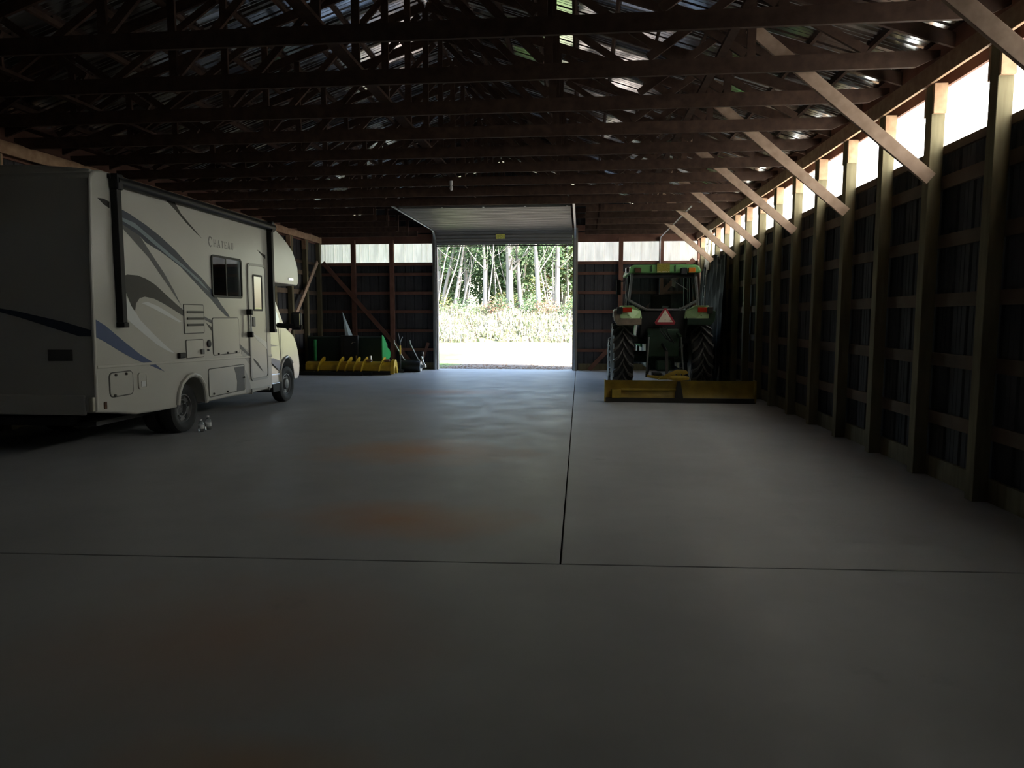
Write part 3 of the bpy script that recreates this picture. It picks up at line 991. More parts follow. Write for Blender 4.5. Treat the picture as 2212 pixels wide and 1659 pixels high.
D_NAVY = mat('steel_blue_vinyl', (0.05, 0.06, 0.085), 0.45, spec=0.25)
D_STEEL = mat('silver_blue_vinyl', (0.24, 0.30, 0.34), 0.45, spec=0.25)
D_BLUE = mat('blue_vinyl', (0.055, 0.085, 0.20), 0.3)
D_DARK = mat('charcoal_vinyl', (0.03, 0.026, 0.023), 0.45, spec=0.25)
D_GREY = mat('grey_vinyl', (0.11, 0.11, 0.115), 0.45, spec=0.25)
D_LIGHT = mat('pearl_vinyl', (0.70, 0.71, 0.70), 0.3)
D_MID = mat('warm_grey_vinyl', (0.36, 0.35, 0.33), 0.35)
LAMP_W = mat('white_lens', (0.55, 0.52, 0.42), 0.2)
LAMP_DK = mat('amber_dark_lens', (0.10, 0.05, 0.03), 0.2)

CABGLASS = bpy.data.materials.new('cab_glass')
CABGLASS.use_nodes = True
_nt = CABGLASS.node_tree
_nt.nodes.clear()
_o = _nt.nodes.new('ShaderNodeOutputMaterial')
_m = _nt.nodes.new('ShaderNodeMixShader')
_t = _nt.nodes.new('ShaderNodeBsdfTransparent')
_t.inputs['Color'].default_value = (0.55, 0.62, 0.58, 1)
_g = _nt.nodes.new('ShaderNodeBsdfGlossy')
_g.inputs['Roughness'].default_value = 0.03
_f = _nt.nodes.new('ShaderNodeFresnel')
_f.inputs['IOR'].default_value = 1.5
_nt.links.new(_f.outputs[0], _m.inputs[0])
_nt.links.new(_t.outputs[0], _m.inputs[1])
_nt.links.new(_g.outputs[0], _m.inputs[2])
_nt.links.new(_m.outputs[0], _o.inputs['Surface'])


XS, XW, XCAB = -5.92, -8.22, -6.08      # entry side, off side, cab side
XRV = (XS + XW) / 2
rv = empty('motorhome', (XRV, 11.3, 0))
tag(rv, 'white class C motorhome with blue and charcoal swooshes parked along the left wall', 'motorhome')
def rvp(b, name, m, parent=None, **k):
    o = b.build(name, m, parent or rv, **k)
    if parent is None:
        o.matrix_parent_inverse = Matrix.Translation((-XRV, -11.3, 0))
    return o
# house body with wheel arch and cab-over
prof = RV['skirt'][:5] + RV['arch'] + RV['skirt'][6:] + [(13.08, 2.43)] + [(14.40, 2.41), (14.475, 2.46), (14.495, 2.56), (14.46, 2.79), (14.36, 2.95), (14.234, 3.105), (13.98, 3.25), (13.7, 3.37), (13.35, 3.48), (12.9, 3.55), (10.5, 3.57), (8.42, 3.57), (8.27, 3.54), (8.19, 3.46), (8.12, 2.5)]
body = MB().prism(prof, 'X', XS, XW)
rvp(body, 'house_body', RV_WHITE, bevel=0.03, seg=3, smooth=True)
cr_ = [(XS - 0.03, 3.50)] + [(XS - 0.03 - (XS - XW - 0.06) * i / 10, 3.535 + 0.11 * math.sin(PI * (0.12 + 0.76 * i / 10)) - 0.02) for i in range(11)] + [(XW + 0.03, 3.50)]
rvp(MB().prism(cr_, 'Y', 8.24, 12.95), 'roof_skin', RV_WHITE, bevel=0.03, smooth=True)
# dark wheel wells behind the arches
rvp(MB().box(-6.62, -6.58, 9.75, 10.70, 0.35, 1.05).box(-6.58, XS - 0.04, 9.80, 10.66, 0.90, 0.93), 'wheel_well', BLACK_RUB)
rvp(MB().box(XW + 0.2, XS - 0.25, 8.4, 13.6, 0.36, 0.42).box(XW + 0.3, XS - 0.5, 8.2, 8.45, 0.40, 0.5), 'underbody', BLACK_RUB)
# wheel arch trim
a = RV['arch']
tp = [(XS + 0.008, y, z) for y, z in a]
rvp(MB().tube(tp, 0.035, 8), 'arch_trim', RV_WHITE, smooth=True)

def on_side(poly, name, m, x=XS, t=0.002, parent=None, off=0.0, **k):
    return rvp(MB().prism(poly, 'X', x + 0.0005 + off, x + off + t), name, m, parent, **k)
for key, m in (('A', D_NAVY), ('B', D_GREY), ('C', D_DARK), ('D', D_DARK), ('E', D_DARK), ('F', D_LIGHT), ('G', D_BLUE), ('H', D_LIGHT), ('I', D_GREY), ('J', D_DARK), ('Q', D_MID), ('N', D_MID), ('P', D_DARK)):
    on_side(RV[key], 'swoosh_decal', m, off=0.0002 * (ord(key[0]) % 5))
on_side(RV['A2'], 'swoosh_decal', D_STEEL, off=0.0022)
# second colour wraps round the rear wall
rear_poly = [(-7.55, 1.93), (-6.9, 1.83), (-6.3, 1.70), (-5.95, 1.60), (-5.95, 1.48), (-6.3, 1.58), (-6.9, 1.76), (-7.3, 1.86)]
rvp(MB().prism(rear_poly, 'Y', 8.094, 8.0965), 'swoosh_decal', D_NAVY)
rvp(MB().box(-7.55, -6.05, 8.055, 8.09, 0.55, 0.80), 'rear_bumper', RV_TRIM, bevel=0.02)
rvp(MB().box(-8.0, -7.12, 8.10, 8.135, 2.05, 2.85), 'rear_window', GLASS, bevel=0.02)
rvp(MB().box(-6.52, -6.20, 8.075, 8.10, 1.22, 1.36), 'plate_recess', RV_SEAM, bevel=0.006)
rvp(MB().box(-5.985, -5.925, 8.03, 8.085, 0.60, 0.78), 'tail_lamp', LAMP_W, bevel=0.012)
# corner moulding
rvp(MB().tube([(XS - 0.005, 8.085, 0.60), (XS - 0.005, 8.13, 2.5), (XS - 0.005, 8.19, 3.44)], 0.022, 8), 'corner_moulding', RV_TRIM, smooth=True)
# belt rail
for y0, y1 in ((8.12, 12.155), (12.90, 13.07)):
    z0, z1 = (1.145, 1.048) if y0 < 9 else (1.03, 1.027)
    rvp(MB().beam((XS + 0.009, y0, z0), (XS + 0.009, y1, z1), 0.016, 0.035, side=(1, 0, 0)), 'belt_rail', RV_TRIM, bevel=0.005)
# awning: roller tube, two folded arms
rvp(MB().tube([(XS + 0.075, 8.55, 3.475), (XS + 0.075, 13.16, 3.455)], 0.062, 16), 'awning_roller', RV_BLACK, smooth=True)
rvp(MB().box(XS + 0.005, XS + 0.04, 8.5, 13.15, 3.49, 3.55), 'awning_rail', RV_BLACK)
for y, z0 in ((8.585, 1.66), (13.06, 1.50)):
    arm = rvp(MB().box(XS + 0.003, XS + 0.095, y - 0.045, y + 0.045, z0, 3.53), 'awning_arm', RV_BLACK, bevel=0.008)
    rvp(MB().box(XS + 0.003, XS + 0.125, y - 0.062, y + 0.062, 3.36, 3.56), 'awning_end_cap', RV_BLACK, arm, bevel=0.02)
    rvp(MB().box(XS + 0.003, XS + 0.11, y - 0.055, y + 0.055, z0 - 0.035, z0 + 0.03), 'arm_foot', RV_BLACK, arm, bevel=0.008)

def round_rect(y0, y1, z0, z1, r, n=4):
    p = []
    for cy_, cz, a0 in ((y1 - r, z1 - r, 0), (y0 + r, z1 - r, 90), (y0 + r, z0 + r, 180), (y1 - r, z0 + r, 270)):
        for i in range(n + 1):
            t_ = math.radians(a0 + 90 * i / n)
            p.append((cy_ + r * math.cos(t_), cz + r * math.sin(t_)))
    return p
def ring(y0, y1, z0, z1, r, w, x0, x1):
    """frame with a rounded outline"""
    o, i = round_rect(y0, y1, z0, z1, r), round_rect(y0 + w, y1 - w, z0 + w, z1 - w, max(0.004, r - w))
    n = len(o)
    v = [(x0, *p) for p in o] + [(x0, *p) for p in i] + [(x1, *p) for p in o] + [(x1, *p) for p in i]
    f = []
    for k in range(n):
        j = (k + 1) % n
        f += [(k, j, n + j, n + k), (2 * n + k, 3 * n + k, 3 * n + j, 2 * n + j), (k, 2 * n + k, 2 * n + j, j), (n + k, n + j, 3 * n + j, 3 * n + k)]
    return MB().add(v, f)
# side window: frame, sliding panes, mullion, curtain
wf = rvp(ring(10.93, 11.955, 2.08, 2.765, 0.07, 0.035, XS, XS + 0.018), 'window_frame', RV_BLACK)
rvp(MB().prism(round_rect(11.42, 11.93, 2.105, 2.74, 0.04), 'X', XS + 0.003, XS + 0.009), 'window_pane', GLASS, wf)
rvp(MB().prism(round_rect(10.955, 11.42, 2.105, 2.74, 0.04), 'X', XS + 0.0005, XS + 0.0025), 'dark_backing', RV_BLACK, wf)  # black sheet painting in the unlit interior behind the pane
rvp(MB().prism([(11.325, 2.72), (11.385, 2.72), (11.388, 2.12), (11.375, 2.12), (11.30, 2.44)], 'X', XS + 0.003, XS + 0.005), 'curtain', CURTAIN, wf)
rvp(MB().prism(round_rect(10.955, 11.40, 2.105, 2.74, 0.04), 'X', XS + 0.0075, XS + 0.0095), 'window_pane', CABGLASS, wf)
rvp(MB().box(XS + 0.003, XS + 0.014, 11.39, 11.42, 2.10, 2.745), 'mullion', RV_BLACK, wf)
# entry door
df = rvp(ring(12.165, 12.89, 0.60, 2.73, 0.10, 0.045, XS, XS + 0.02), 'door_frame', D_MID)
dp = rvp(MB().prism(round_rect(12.215, 12.84, 0.645, 2.685, 0.07), 'X', XS + 0.001, XS + 0.015), 'entry_door', RV_WHITE, df, bevel=0.004)
dwf = rvp(ring(12.345, 12.715, 1.87, 2.53, 0.03, 0.035, XS + 0.015, XS + 0.026), 'door_window_frame', RV_BLACK, df)
rvp(MB().box(XS + 0.016, XS + 0.020, 12.375, 12.685, 1.90, 2.50), 'door_window_pane', GLASS, df)
rvp(MB().box(XS + 0.015, XS + 0.035, 12.28, 12.375, 1.59, 1.76), 'door_latch', STEEL_D, df, bevel=0.008)
for key, m in (('K', D_LIGHT), ('L', D_DARK)):
    on_side(RV[key], 'swoosh_decal', m, off=0.0155, parent=df)
gh = rvp(MB().tube([(XS + 0.07, 12.12, 1.44), (XS + 0.07, 12.12, 1.87)], 0.016, 10), 'grab_handle', D_LIGHT, smooth=True)
for z in (1.45, 1.85):
    rvp(MB().box(XS + 0.001, XS + 0.10, 12.085, 12.155, z - 0.05, z + 0.05), 'handle_bracket', RV_BLACK, gh, bevel=0.012)
# step
rvp(MB().box(XS - 0.35, XS + 0.03, 12.16, 12.90, 0.435, 0.465).box(XS - 0.35, XS + 0.03, 12.16, 12.19, 0.375, 0.435).box(XS - 0.35, XS + 0.03, 12.87, 12.90, 0.375, 0.435), 'entry_step', D_MID)
# hatches
def hatch(name, y0, y1, z0, z1, r=0.05, m=RV_WHITE, knobs=(), seam=0.014):
    fr = rvp(ring(y0, y1, z0, z1, r, seam, XS, XS + 0.008), name + '_seal', RV_SEAM)
    rvp(MB().prism(round_rect(y0 + seam, y1 - seam, z0 + seam, z1 - seam, max(0.01, r - seam)), 'X', XS, XS + 0.0105), name, m, fr, bevel=0.003)
    for ky, kz in knobs:
        rvp(MB().lathe([(0.0, 0.018), (0.018, 0.016), (0.022, 0.008)], (XS + 0.0105, ky, kz), 'X', 10), 'latch', RV_SEAM, fr)
    return fr
h1 = hatch('luggage_door', 10.715, 11.945, 0.47, 0.935, knobs=((10.85, 0.52), (11.3, 0.51), (11.9, 0.70)))
on_side([(11.55, 0.90), (11.915, 0.895), (11.915, 0.485), (11.62, 0.485), (11.645, 0.65), (11.61, 0.78)], 'swoosh_decal', D_GREY, off=0.0105, parent=h1)
hatch('storage_door', 10.895, 11.79, 1.135, 1.75, knobs=((11.05, 1.16), (11.35, 1.16), (11.65, 1.16)), seam=0.010)
hatch('rear_hatch', 8.33, 8.81, 0.735, 1.06, r=0.07, knobs=((8.45, 1.02), (8.66, 1.02), (8.42, 0.76)))
vt = hatch('fridge_vent', 10.085, 10.65, 1.505, 1.955, r=0.02, seam=0.012)
for z in (1.835, 1.735, 1.64):
    rvp(MB().beam((XS + 0.018, 10.16, z), (XS + 0.018, 10.62, z), 0.014, 0.035, side=(1, 0, 0)), 'louvre', D_DARK, vt)
wh = hatch('heater_door', 10.11, 10.61, 1.13, 1.417, r=0.03, m=RV_TRIM, seam=0.012)
rvp(MB().box(XS + 0.01, XS + 0.04, 10.50, 10.58, 1.18, 1.26), 'heater_latch', STEEL_D, wh, bevel=0.01)
rvp(MB().lathe([(0, 0.062), (0.014, 0.06), (0.02, 0.04), (0.02, 0.0)], (XS, 10.775, 1.335), 'X', 18), 'power_inlet', RV_BLACK)
rvp(MB().lathe([(0, 0.022), (0.02, 0.02), (0.025, 0.0)], (XS, 10.745, 1.235), 'X', 10), 'cable_port', D_GREY)
rvp(MB().box(XS, XS + 0.05, 9.87, 10.03, 1.15, 1.23), 'outlet_box', RV_BLACK, bevel=0.01)
of = rvp(ring(8.915, 9.105, 0.785, 1.01, 0.04, 0.02, XS, XS + 0.016), 'shower_box', RV_TRIM)
rvp(MB().box(XS, XS + 0.012, 8.935, 9.085, 0.80, 0.99), 'shower_lid', RV_WHITE, of, bevel=0.004)
rvp(MB().box(XS + 0.012, XS + 0.02, 8.97, 9.06, 0.82, 0.89), 'lid_label', D_LIGHT, of)
rvp(MB().box(XS, XS + 0.012, 8.215, 8.265, 0.61, 0.70), 'side_marker', LAMP_DK, bevel=0.015)
rvp(MB().box(XS - 0.02, XS + 0.01, 13.95, 14.20, 2.50, 2.56), 'cabover_badge', RV_CHROME, bevel=0.01)
# lettering CHATEAU, capitals with serifs; each letter one small mesh: stems (thick) and hairlines (thin)
def letter(ch, y, z, h):
    """strokes in unit box (w, 1); returns strokes and width"""
    T_, t_ = 0.16, 0.07
    S = {
        'C': ([((0.62 + 0.0, 0.82), (0.45, 0.97), t_), ((0.45, 0.97), (0.2, 0.88), T_), ((0.2, 0.88), (0.06, 0.5), T_), ((0.06, 0.5), (0.2, 0.12), T_), ((0.2, 0.12), (0.45, 0.03), T_), ((0.45, 0.03), (0.66, 0.2), t_), ((0.62, 0.95), (0.62, 0.72), t_)], 0.78),
        'H': ([((0.1, 0), (0.1, 1), T_), ((0.6, 0), (0.6, 1), T_), ((0.1, 0.5), (0.6, 0.5), t_), ((0, 0.03), (0.2, 0.03), t_), ((0, 0.97), (0.2, 0.97), t_), ((0.5, 0.03), (0.7, 0.03), t_), ((0.5, 0.97), (0.7, 0.97), t_)], 0.82),
        'A': ([((0.06, 0), (0.35, 1), t_), ((0.35, 1), (0.64, 0), T_), ((0.17, 0.35), (0.53, 0.35), t_), ((0, 0.03), (0.16, 0.03), t_), ((0.52, 0.03), (0.74, 0.03), t_)], 0.80),
        'T': ([((0.32, 0), (0.32, 1), T_), ((0, 0.96), (0.64, 0.96), t_), ((0.03, 0.96), (0.03, 0.78), t_), ((0.61, 0.96), (0.61, 0.78), t_), ((0.2, 0.03), (0.44, 0.03), t_)], 0.72),
        'E': ([((0.1, 0), (0.1, 1), T_), ((0, 0.03), (0.56, 0.03), t_), ((0, 0.97), (0.54, 0.97), t_), ((0.1, 0.52), (0.42, 0.52), t_), ((0.55, 0.03), (0.55, 0.22), t_), ((0.52, 0.97), (0.52, 0.8), t_)], 0.66),
        'U': ([((0.1, 1), (0.1, 0.3), T_), ((0.1, 0.3), (0.22, 0.05), T_), ((0.22, 0.05), (0.45, 0.04), t_), ((0.45, 0.04), (0.58, 0.3), t_), ((0.58, 0.3), (0.58, 1), t_), ((0, 0.97), (0.22, 0.97), t_), ((0.48, 0.97), (0.68, 0.97), t_)], 0.8),
    }[ch]
    b = MB()
    for (y0, z0), (y1, z1), w in S[0]:
        b.beam((XS + 0.0012, y + y0 * h, z + z0 * h), (XS + 0.0012, y + y1 * h, z + z1 * h), 0.0014, w * h, side=(1, 0, 0))
    rvp(b, 'letter', D_MIDD)
    return S[1] * h
D_MIDD = mat('grey_lettering', (0.16, 0.155, 0.14), 0.4)
ly = 10.885
for i, ch in enumerate('CHATEAU'):
    h = 0.165 if i == 0 else 0.118
    ly += letter(ch, ly, 2.895 + (0.0 if i else -0.012), h) * 1.28

# cab: side profile lofted across the width, nose rounded in plan
cp = [(12.95, 0.44), (13.78, 0.43), (13.79, 0.62), (13.87, 0.80), (14.02, 0.90), (14.18, 0.93), (14.34, 0.89), (14.48, 0.78), (14.56, 0.62), (14.58, 0.43), (14.80, 0.42), (14.90, 0.50), (14.94, 0.70), (14.91, 0.90), (14.86, 1.05), (14.78, 1.20), (14.62, 1.37), (14.30, 1.50), (14.16, 1.56), (13.95, 1.92), (13.72, 2.30), (13.6, 2.405), (12.95, 2.405)]
us = [-1, -0.97, -0.85, -0.6, -0.3, 0, 0.3, 0.6, 0.85, 0.97, 1]
HWC = abs(XCAB - XRV)
v, f = [], []
nP = len(cp)
for u in us:
    for y, z in cp:
        s = max(0, min(1, (y - 13.7) / 1.1))
        yy = y + 0.22 * s * (1 - abs(u) ** 3)
        tum = 1 - 0.10 * max(0, (z - 1.35)) - 0.05 * s * s
        v.append((XRV + u * HWC * tum, yy, z))
for i in range(len(us) - 1):
    for k in range(nP):
        f.append((i * nP + k, i * nP + (k + 1) % nP, (i + 1) * nP + (k + 1) % nP, (i + 1) * nP + k))
f.append(tuple(range(nP))[::-1])
f.append(tuple(range((len(us) - 1) * nP, len(us) * nP)))
CABW = mat('cab_paint', (0.50, 0.485, 0.44), 0.22, coat=0.3)
cab = rvp(MB().add(v, f), 'cab', CABW, bevel=0.02, seg=2, smooth=True)
def tx(z):
    return XRV + HWC * (1 - 0.10 * max(0, z - 1.35)) + 0.003
def cab_panel(poly, name, m, t=0.004):
    b = MB()
    n = len(poly)
    b.add([(tx(z) + t, y, z) for y, z in poly] + [(tx(z) - 0.004, y, z) for y, z in poly], [tuple(range(n)), tuple(range(n, 2 * n))[::-1]] + [(i, n + i, n + (i + 1) % n, (i + 1) % n) for i in range(n)])
    return rvp(b, name, m, cab)
cab_panel([(13.12, 1.62), (13.86, 1.62), (13.90, 1.72), (13.62, 2.18), (13.55, 2.22), (13.12, 2.22)], 'cab_window', GLASS)
cab_panel([(13.10, 1.58), (13.90, 1.58), (13.90, 1.615), (13.10, 1.615)], 'window_sill', RV_BLACK)
cab_panel([(13.105, 0.955), (13.50, 0.945), (13.80, 0.875), (13.82, 0.70), (13.74, 0.68), (13.45, 0.84), (13.105, 0.93)], 'swoosh_decal', D_BLUE, 0.002)
cab_panel([(13.105, 1.30), (13.45, 1.22), (13.75, 1.18), (13.40, 1.18), (13.105, 1.22)], 'swoosh_decal', D_MID, 0.002)
cab_panel([(13.86, 0.5), (13.872, 0.5), (13.90, 1.55), (13.888, 1.55)], 'door_seam', RV_SEAM, 0.0015)
cab_panel([(13.10, 0.62), (13.77, 0.605), (13.77, 0.625), (13.10, 0.64)], 'rub_strip', RV_CHROME, 0.006)
cab_panel([(13.10, 0.435), (13.76, 0.43), (13.76, 0.445), (13.10, 0.45)], 'rocker_strip', RV_CHROME, 0.006)
rvp(MB().tube([(tx(0.5), 13.79, 0.45), (tx(0.6), 13.80, 0.63), (tx(0.8), 13.88, 0.81), (tx(0.9), 14.02, 0.91), (tx(0.93), 14.18, 0.94), (tx(0.9) - 0.02, 14.34, 0.90), (tx(0.8) - 0.03, 14.48, 0.79)], 0.03, 8), 'fender_flare', CABW, cab, smooth=True)
wsl = [(-0.82, 14.21, 1.60), (0.82, 14.21, 1.60), (0.74, 13.86, 2.20), (-0.74, 13.86, 2.20)]
rvp(MB().add([(XRV + x, y + 0.06, z + 0.03) for x, y, z in wsl] + [(XRV + x, y + 0.02, z) for x, y, z in wsl], [(0, 1, 2, 3), (7, 6, 5, 4), (0, 4, 5, 1), (1, 5, 6, 2), (2, 6, 7, 3), (3, 7, 4, 0)]), 'windscreen', GLASS, cab)
# mirror: arm, housing, chrome edge
ma = rvp(MB().tube([(-6.08, 13.72, 1.60), (-5.92, 13.82, 1.58), (-5.78, 13.92, 1.58)], 0.05, 8), 'mirror_arm', RV_BLACK, smooth=True)
rvp(MB().box(-5.86, -5.66, 13.88, 14.00, 1.50, 1.86), 'mirror_housing', RV_BLACK, ma, bevel=0.035, seg=3, smooth=True)
rvp(MB().box(-5.85, -5.67, 13.872, 13.882, 1.55, 1.83), 'mirror_glass', GLASS, ma)
rvp(MB().tube([(-5.655, 13.93, 1.50), (-5.645, 13.93, 1.60)], 0.02, 8), 'mirror_clip', RV_CHROME, ma, smooth=True)
rvp(MB().box(-6.5, -6.10, 13.50, 13.80, 0.26, 0.43), 'mud_flap', BLACK_RUB)

def wheel_profile(R, w, rim):
    h = w / 2
    return [(-h * 0.75, rim), (-h * 0.98, rim + (R - rim) * 0.35), (-h, rim + (R - rim) * 0.6), (-h * 0.86, R * 0.97), (-h * 0.6, R), (h * 0.6, R), (h * 0.86, R * 0.97), (h, rim + (R - rim) * 0.6), (h * 0.98, rim + (R - rim) * 0.35), (h * 0.75, rim)]
def road_wheel(x, y, R=0.372, w=0.23, front=True):
    t_ = rvp(MB().lathe(wheel_profile(R, w, 0.215), (x, y, R), 'X', 40, closed=True), 'tyre', TYRE, smooth=True)
    d = w / 2
    pr = [(d * 0.75, 0.216), (d * 0.78, 0.20), (d * 0.55, 0.185), (d * 0.50, 0.12), (d * (0.85 if front else 0.1), 0.10), (d * (0.95 if front else 0.1), 0.06), (d * (0.95 if front else 0.15), 0.0)]
    rim = rvp(MB().lathe([(-d * 0.7, 0.0), (-d * 0.7, 0.214)] + pr, (x, y, R), 'X', 32), 'rim', STEEL_D, t_, smooth=True)
    nb = MB()
    for i in range(6):
        a_ = i * PI / 3
        nb.lathe([(0, 0.014), (0.02, 0.012), (0.022, 0.0)], (x + d * 0.55, y + 0.085 * math.cos(a_), R + 0.085 * math.sin(a_)), 'X', 6)
    o = rvp(nb, 'wheel_nuts', RV_CHROME, t_)
    for i in range(5):
        a_ = i * 2 * PI / 5 + 0.3
        rvp(MB().beam((x + d * 0.54, y + 0.14 * math.cos(a_), R + 0.14 * math.sin(a_)), (x + d * 0.54, y + 0.18 * math.cos(a_), R + 0.18 * math.sin(a_)), 0.012, 0.07, side=(1, 0, 0)), 'hand_hole', BLACK_RUB, t_)
    return t_
road_wheel(-6.20, 14.17)
road_wheel(2 * XRV + 6.20, 14.17)
for x in (-6.115, -6.375, 2 * XRV + 6.115, 2 * XRV + 6.375):
    road_wheel(x, 10.17, front=False)

# two water bottles beside the rear wheel
CLEAR = mat('clear_plastic', (0.75, 0.78, 0.80), 0.08, spec=0.8)
CLEAR.node_tree.nodes['Principled BSDF'].inputs['Transmission Weight'].default_value = 0.85
PAPER = mat('white_label', (0.75, 0.75, 0.74), 0.6)
def bottle(x, y, h, lab):
    root = empty('water_bottle', (x, y, 0))
    tag(root, lab, 'bottle', 'water bottles by the rear wheel')
    r = 0.045
    MB().lathe([(0.0, r * 0.9), (0.01, r), (h * 0.62, r), (h * 0.78, r * 0.7), (h * 0.86, r * 0.36), (h * 0.93, r * 0.36)], (0, 0, 0), 'Z', 18).build('bottle_body', CLEAR, root, smooth=True)
    MB().lathe([(0, r * 1.015), (h * 0.30, r * 1.015)], (0, 0, h * 0.24), 'Z', 18).build('label_band', PAPER, root, smooth=True)
    MB().lathe([(0, r * 0.42), (h * 0.07, r * 0.42), (h * 0.08, r * 0.36)], (0, 0, h * 0.93), 'Z', 12).build('cap', PAPER, root, smooth=True)
bottle(-5.81, 10.256, 0.19, 'clear bottle with white label nearer the motorhome rear wheel')
bottle(-5.80, 10.445, 0.22, 'taller clear bottle with white label farther from the rear wheel')
# ================================================================== TRACTOR
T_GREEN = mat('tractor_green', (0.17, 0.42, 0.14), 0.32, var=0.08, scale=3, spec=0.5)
LIT_GREEN = mat('lit_fender_green', (0.50, 0.72, 0.36), 0.4, var=0.06, scale=4)  # paler copy of the green: window light on fender ends is in the colour
T_GREEN_D = mat('tractor_green_dark', (0.02, 0.05, 0.026), 0.5, var=0.2, scale=5)  # darker green for chassis, hitch and small parts
T_BLACK = mat('tractor_black', (0.015, 0.016, 0.016), 0.5)
T_GREY = mat('worn_grey_frame', (0.16, 0.16, 0.16), 0.45)
T_YEL = mat('tractor_yellow', (0.16, 0.12, 0.03), 0.4, var=0.2, scale=6)
AG_TYRE = mat('dusty_tractor_tyre', (0.10, 0.093, 0.085), 0.6, var=0.3, scale=6)  # dusty lugs, paler than the carcass so groove shade is partly in colour
MUD = mat('dusty_lip', (0.24, 0.19, 0.14), 0.85, var=0.25, scale=8)
RED_L = mat('red_lens', (0.50, 0.035, 0.015), 0.15)
ORANGE_L = mat('orange_lens', (0.85, 0.22, 0.02), 0.15)
CREAM = mat('faded_orange_face', (0.93, 0.83, 0.68), 0.5, var=0.06, scale=9)
RED_B = mat('red_border', (0.40, 0.03, 0.045), 0.35)
OLIVE = mat('olive_yellow_plate', (0.32, 0.28, 0.03), 0.5, var=0.3, scale=40)
SEATM = mat('seat_cloth', (0.06, 0.05, 0.04), 0.9)
TX, TY = 1.86, 16.85          # centre line, rear axle
tr = empty('tractor', (TX, 18.0, 0))
tag(tr, 'green farm tractor seen from behind with a red slow-vehicle triangle', 'tractor')
def tp_(b, name, m, parent=None, **k):
    o = b.build(name, m, parent or tr, **k)
    if parent is None:
        o.matrix_parent_inverse = Matrix.Translation((-TX, -18.0, 0))
    return o
def ag_wheel(cx, cy_, R, w, nl, rim_r):
    """agricultural tyre with staggered chevron lugs"""
    Rc = R - 0.06
    t_ = tp_(MB().lathe(wheel_profile(Rc, w, rim_r), (cx, cy_, R), 'X', 48, closed=True), 'tyre', TYRE, smooth=True)
    pitch = 2 * PI / nl
    for s in (-1, 1):
        vv = []
        for (wf, dph) in ((-0.03, 0.0), (0.50, -0.30), (1.0, -0.42)):
            x = s * wf * w / 2
            for rad in (Rc - 0.03 - (0.03 if wf == 1.0 else 0), R - (0.035 if wf == 1.0 else 0)):
                for e in (-0.5, 0.5):
                    a_ = dph * (0.83 / R) * w / 0.48 + e * 0.062 / R * (1 if rad > Rc else 1.4)
                    vv.append((x, -rad * math.cos(a_), rad * math.sin(a_)))
        ff = [(0, 1, 3, 2), (8, 10, 11, 9)]
        for k in (0, 4):
            ff += [(k, k + 2, k + 6, k + 4), (k + 1, k + 5, k + 7, k + 3), (k + 2, k + 3, k + 7, k + 6), (k, k + 4, k + 5, k + 1)]
        lug = MB().add(vv, ff).build('lug', AG_TYRE, t_)
        for i in range(nl):
            q = lug if i == 0 else dup(lug, t_)
            q.location = (cx, cy_, R)
            q.rotation_euler = (-(i * pitch + (0.5 * pitch if s > 0 else 0)), 0, 0)
    d = w / 2
    sg = -1 if cx < TX else 1
    tp_(MB().lathe([(sg * q, r_) for q, r_ in ((-d * 0.7, 0.0), (-d * 0.7, rim_r), (d * 0.74, rim_r), (d * 0.74, rim_r - 0.03), (d * 0.2, rim_r - 0.05), (d * 0.1, rim_r * 0.5), (d * 0.3, rim_r * 0.35), (d * 0.35, 0.0))], (cx, cy_, R), 'X', 36), 'rim', T_YEL, t_, smooth=True)
    hb = tp_(MB().lathe([(sg * q, r_) for q, r_ in ((d * 0.2, 0.13), (d * 0.6, 0.12), (d * 0.62, 0.0))], (cx, cy_, R), 'X', 16), 'hub', T_YEL, t_, smooth=True)
    return t_
for s in (-1, 1):
    ag_wheel(TX + s * 0.88, TY, 0.83, 0.47, 20, 0.50)
    ag_wheel(TX + s * 0.92, TY + 2.45, 0.62, 0.36, 18, 0.36)
# chassis, transmission, hood
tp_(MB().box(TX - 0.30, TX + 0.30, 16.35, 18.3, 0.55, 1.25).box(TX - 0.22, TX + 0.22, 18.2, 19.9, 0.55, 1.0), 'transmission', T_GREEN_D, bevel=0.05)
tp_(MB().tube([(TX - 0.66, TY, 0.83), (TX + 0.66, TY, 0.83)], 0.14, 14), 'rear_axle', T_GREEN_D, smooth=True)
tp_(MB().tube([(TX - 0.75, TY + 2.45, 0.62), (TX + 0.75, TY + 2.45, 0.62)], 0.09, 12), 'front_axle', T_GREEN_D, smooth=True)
tp_(MB().prism([(18.05, 1.0), (20.15, 1.0), (20.2, 1.25), (20.1, 1.55), (19.8, 1.66), (18.05, 1.85)], 'X', TX - 0.36, TX + 0.36), 'hood', T_GREEN, bevel=0.06, seg=3, smooth=True)
tp_(MB().box(TX - 0.28, TX + 0.28, 20.0, 20.35, 0.6, 0.98), 'front_weight', T_GREEN_D, bevel=0.03)
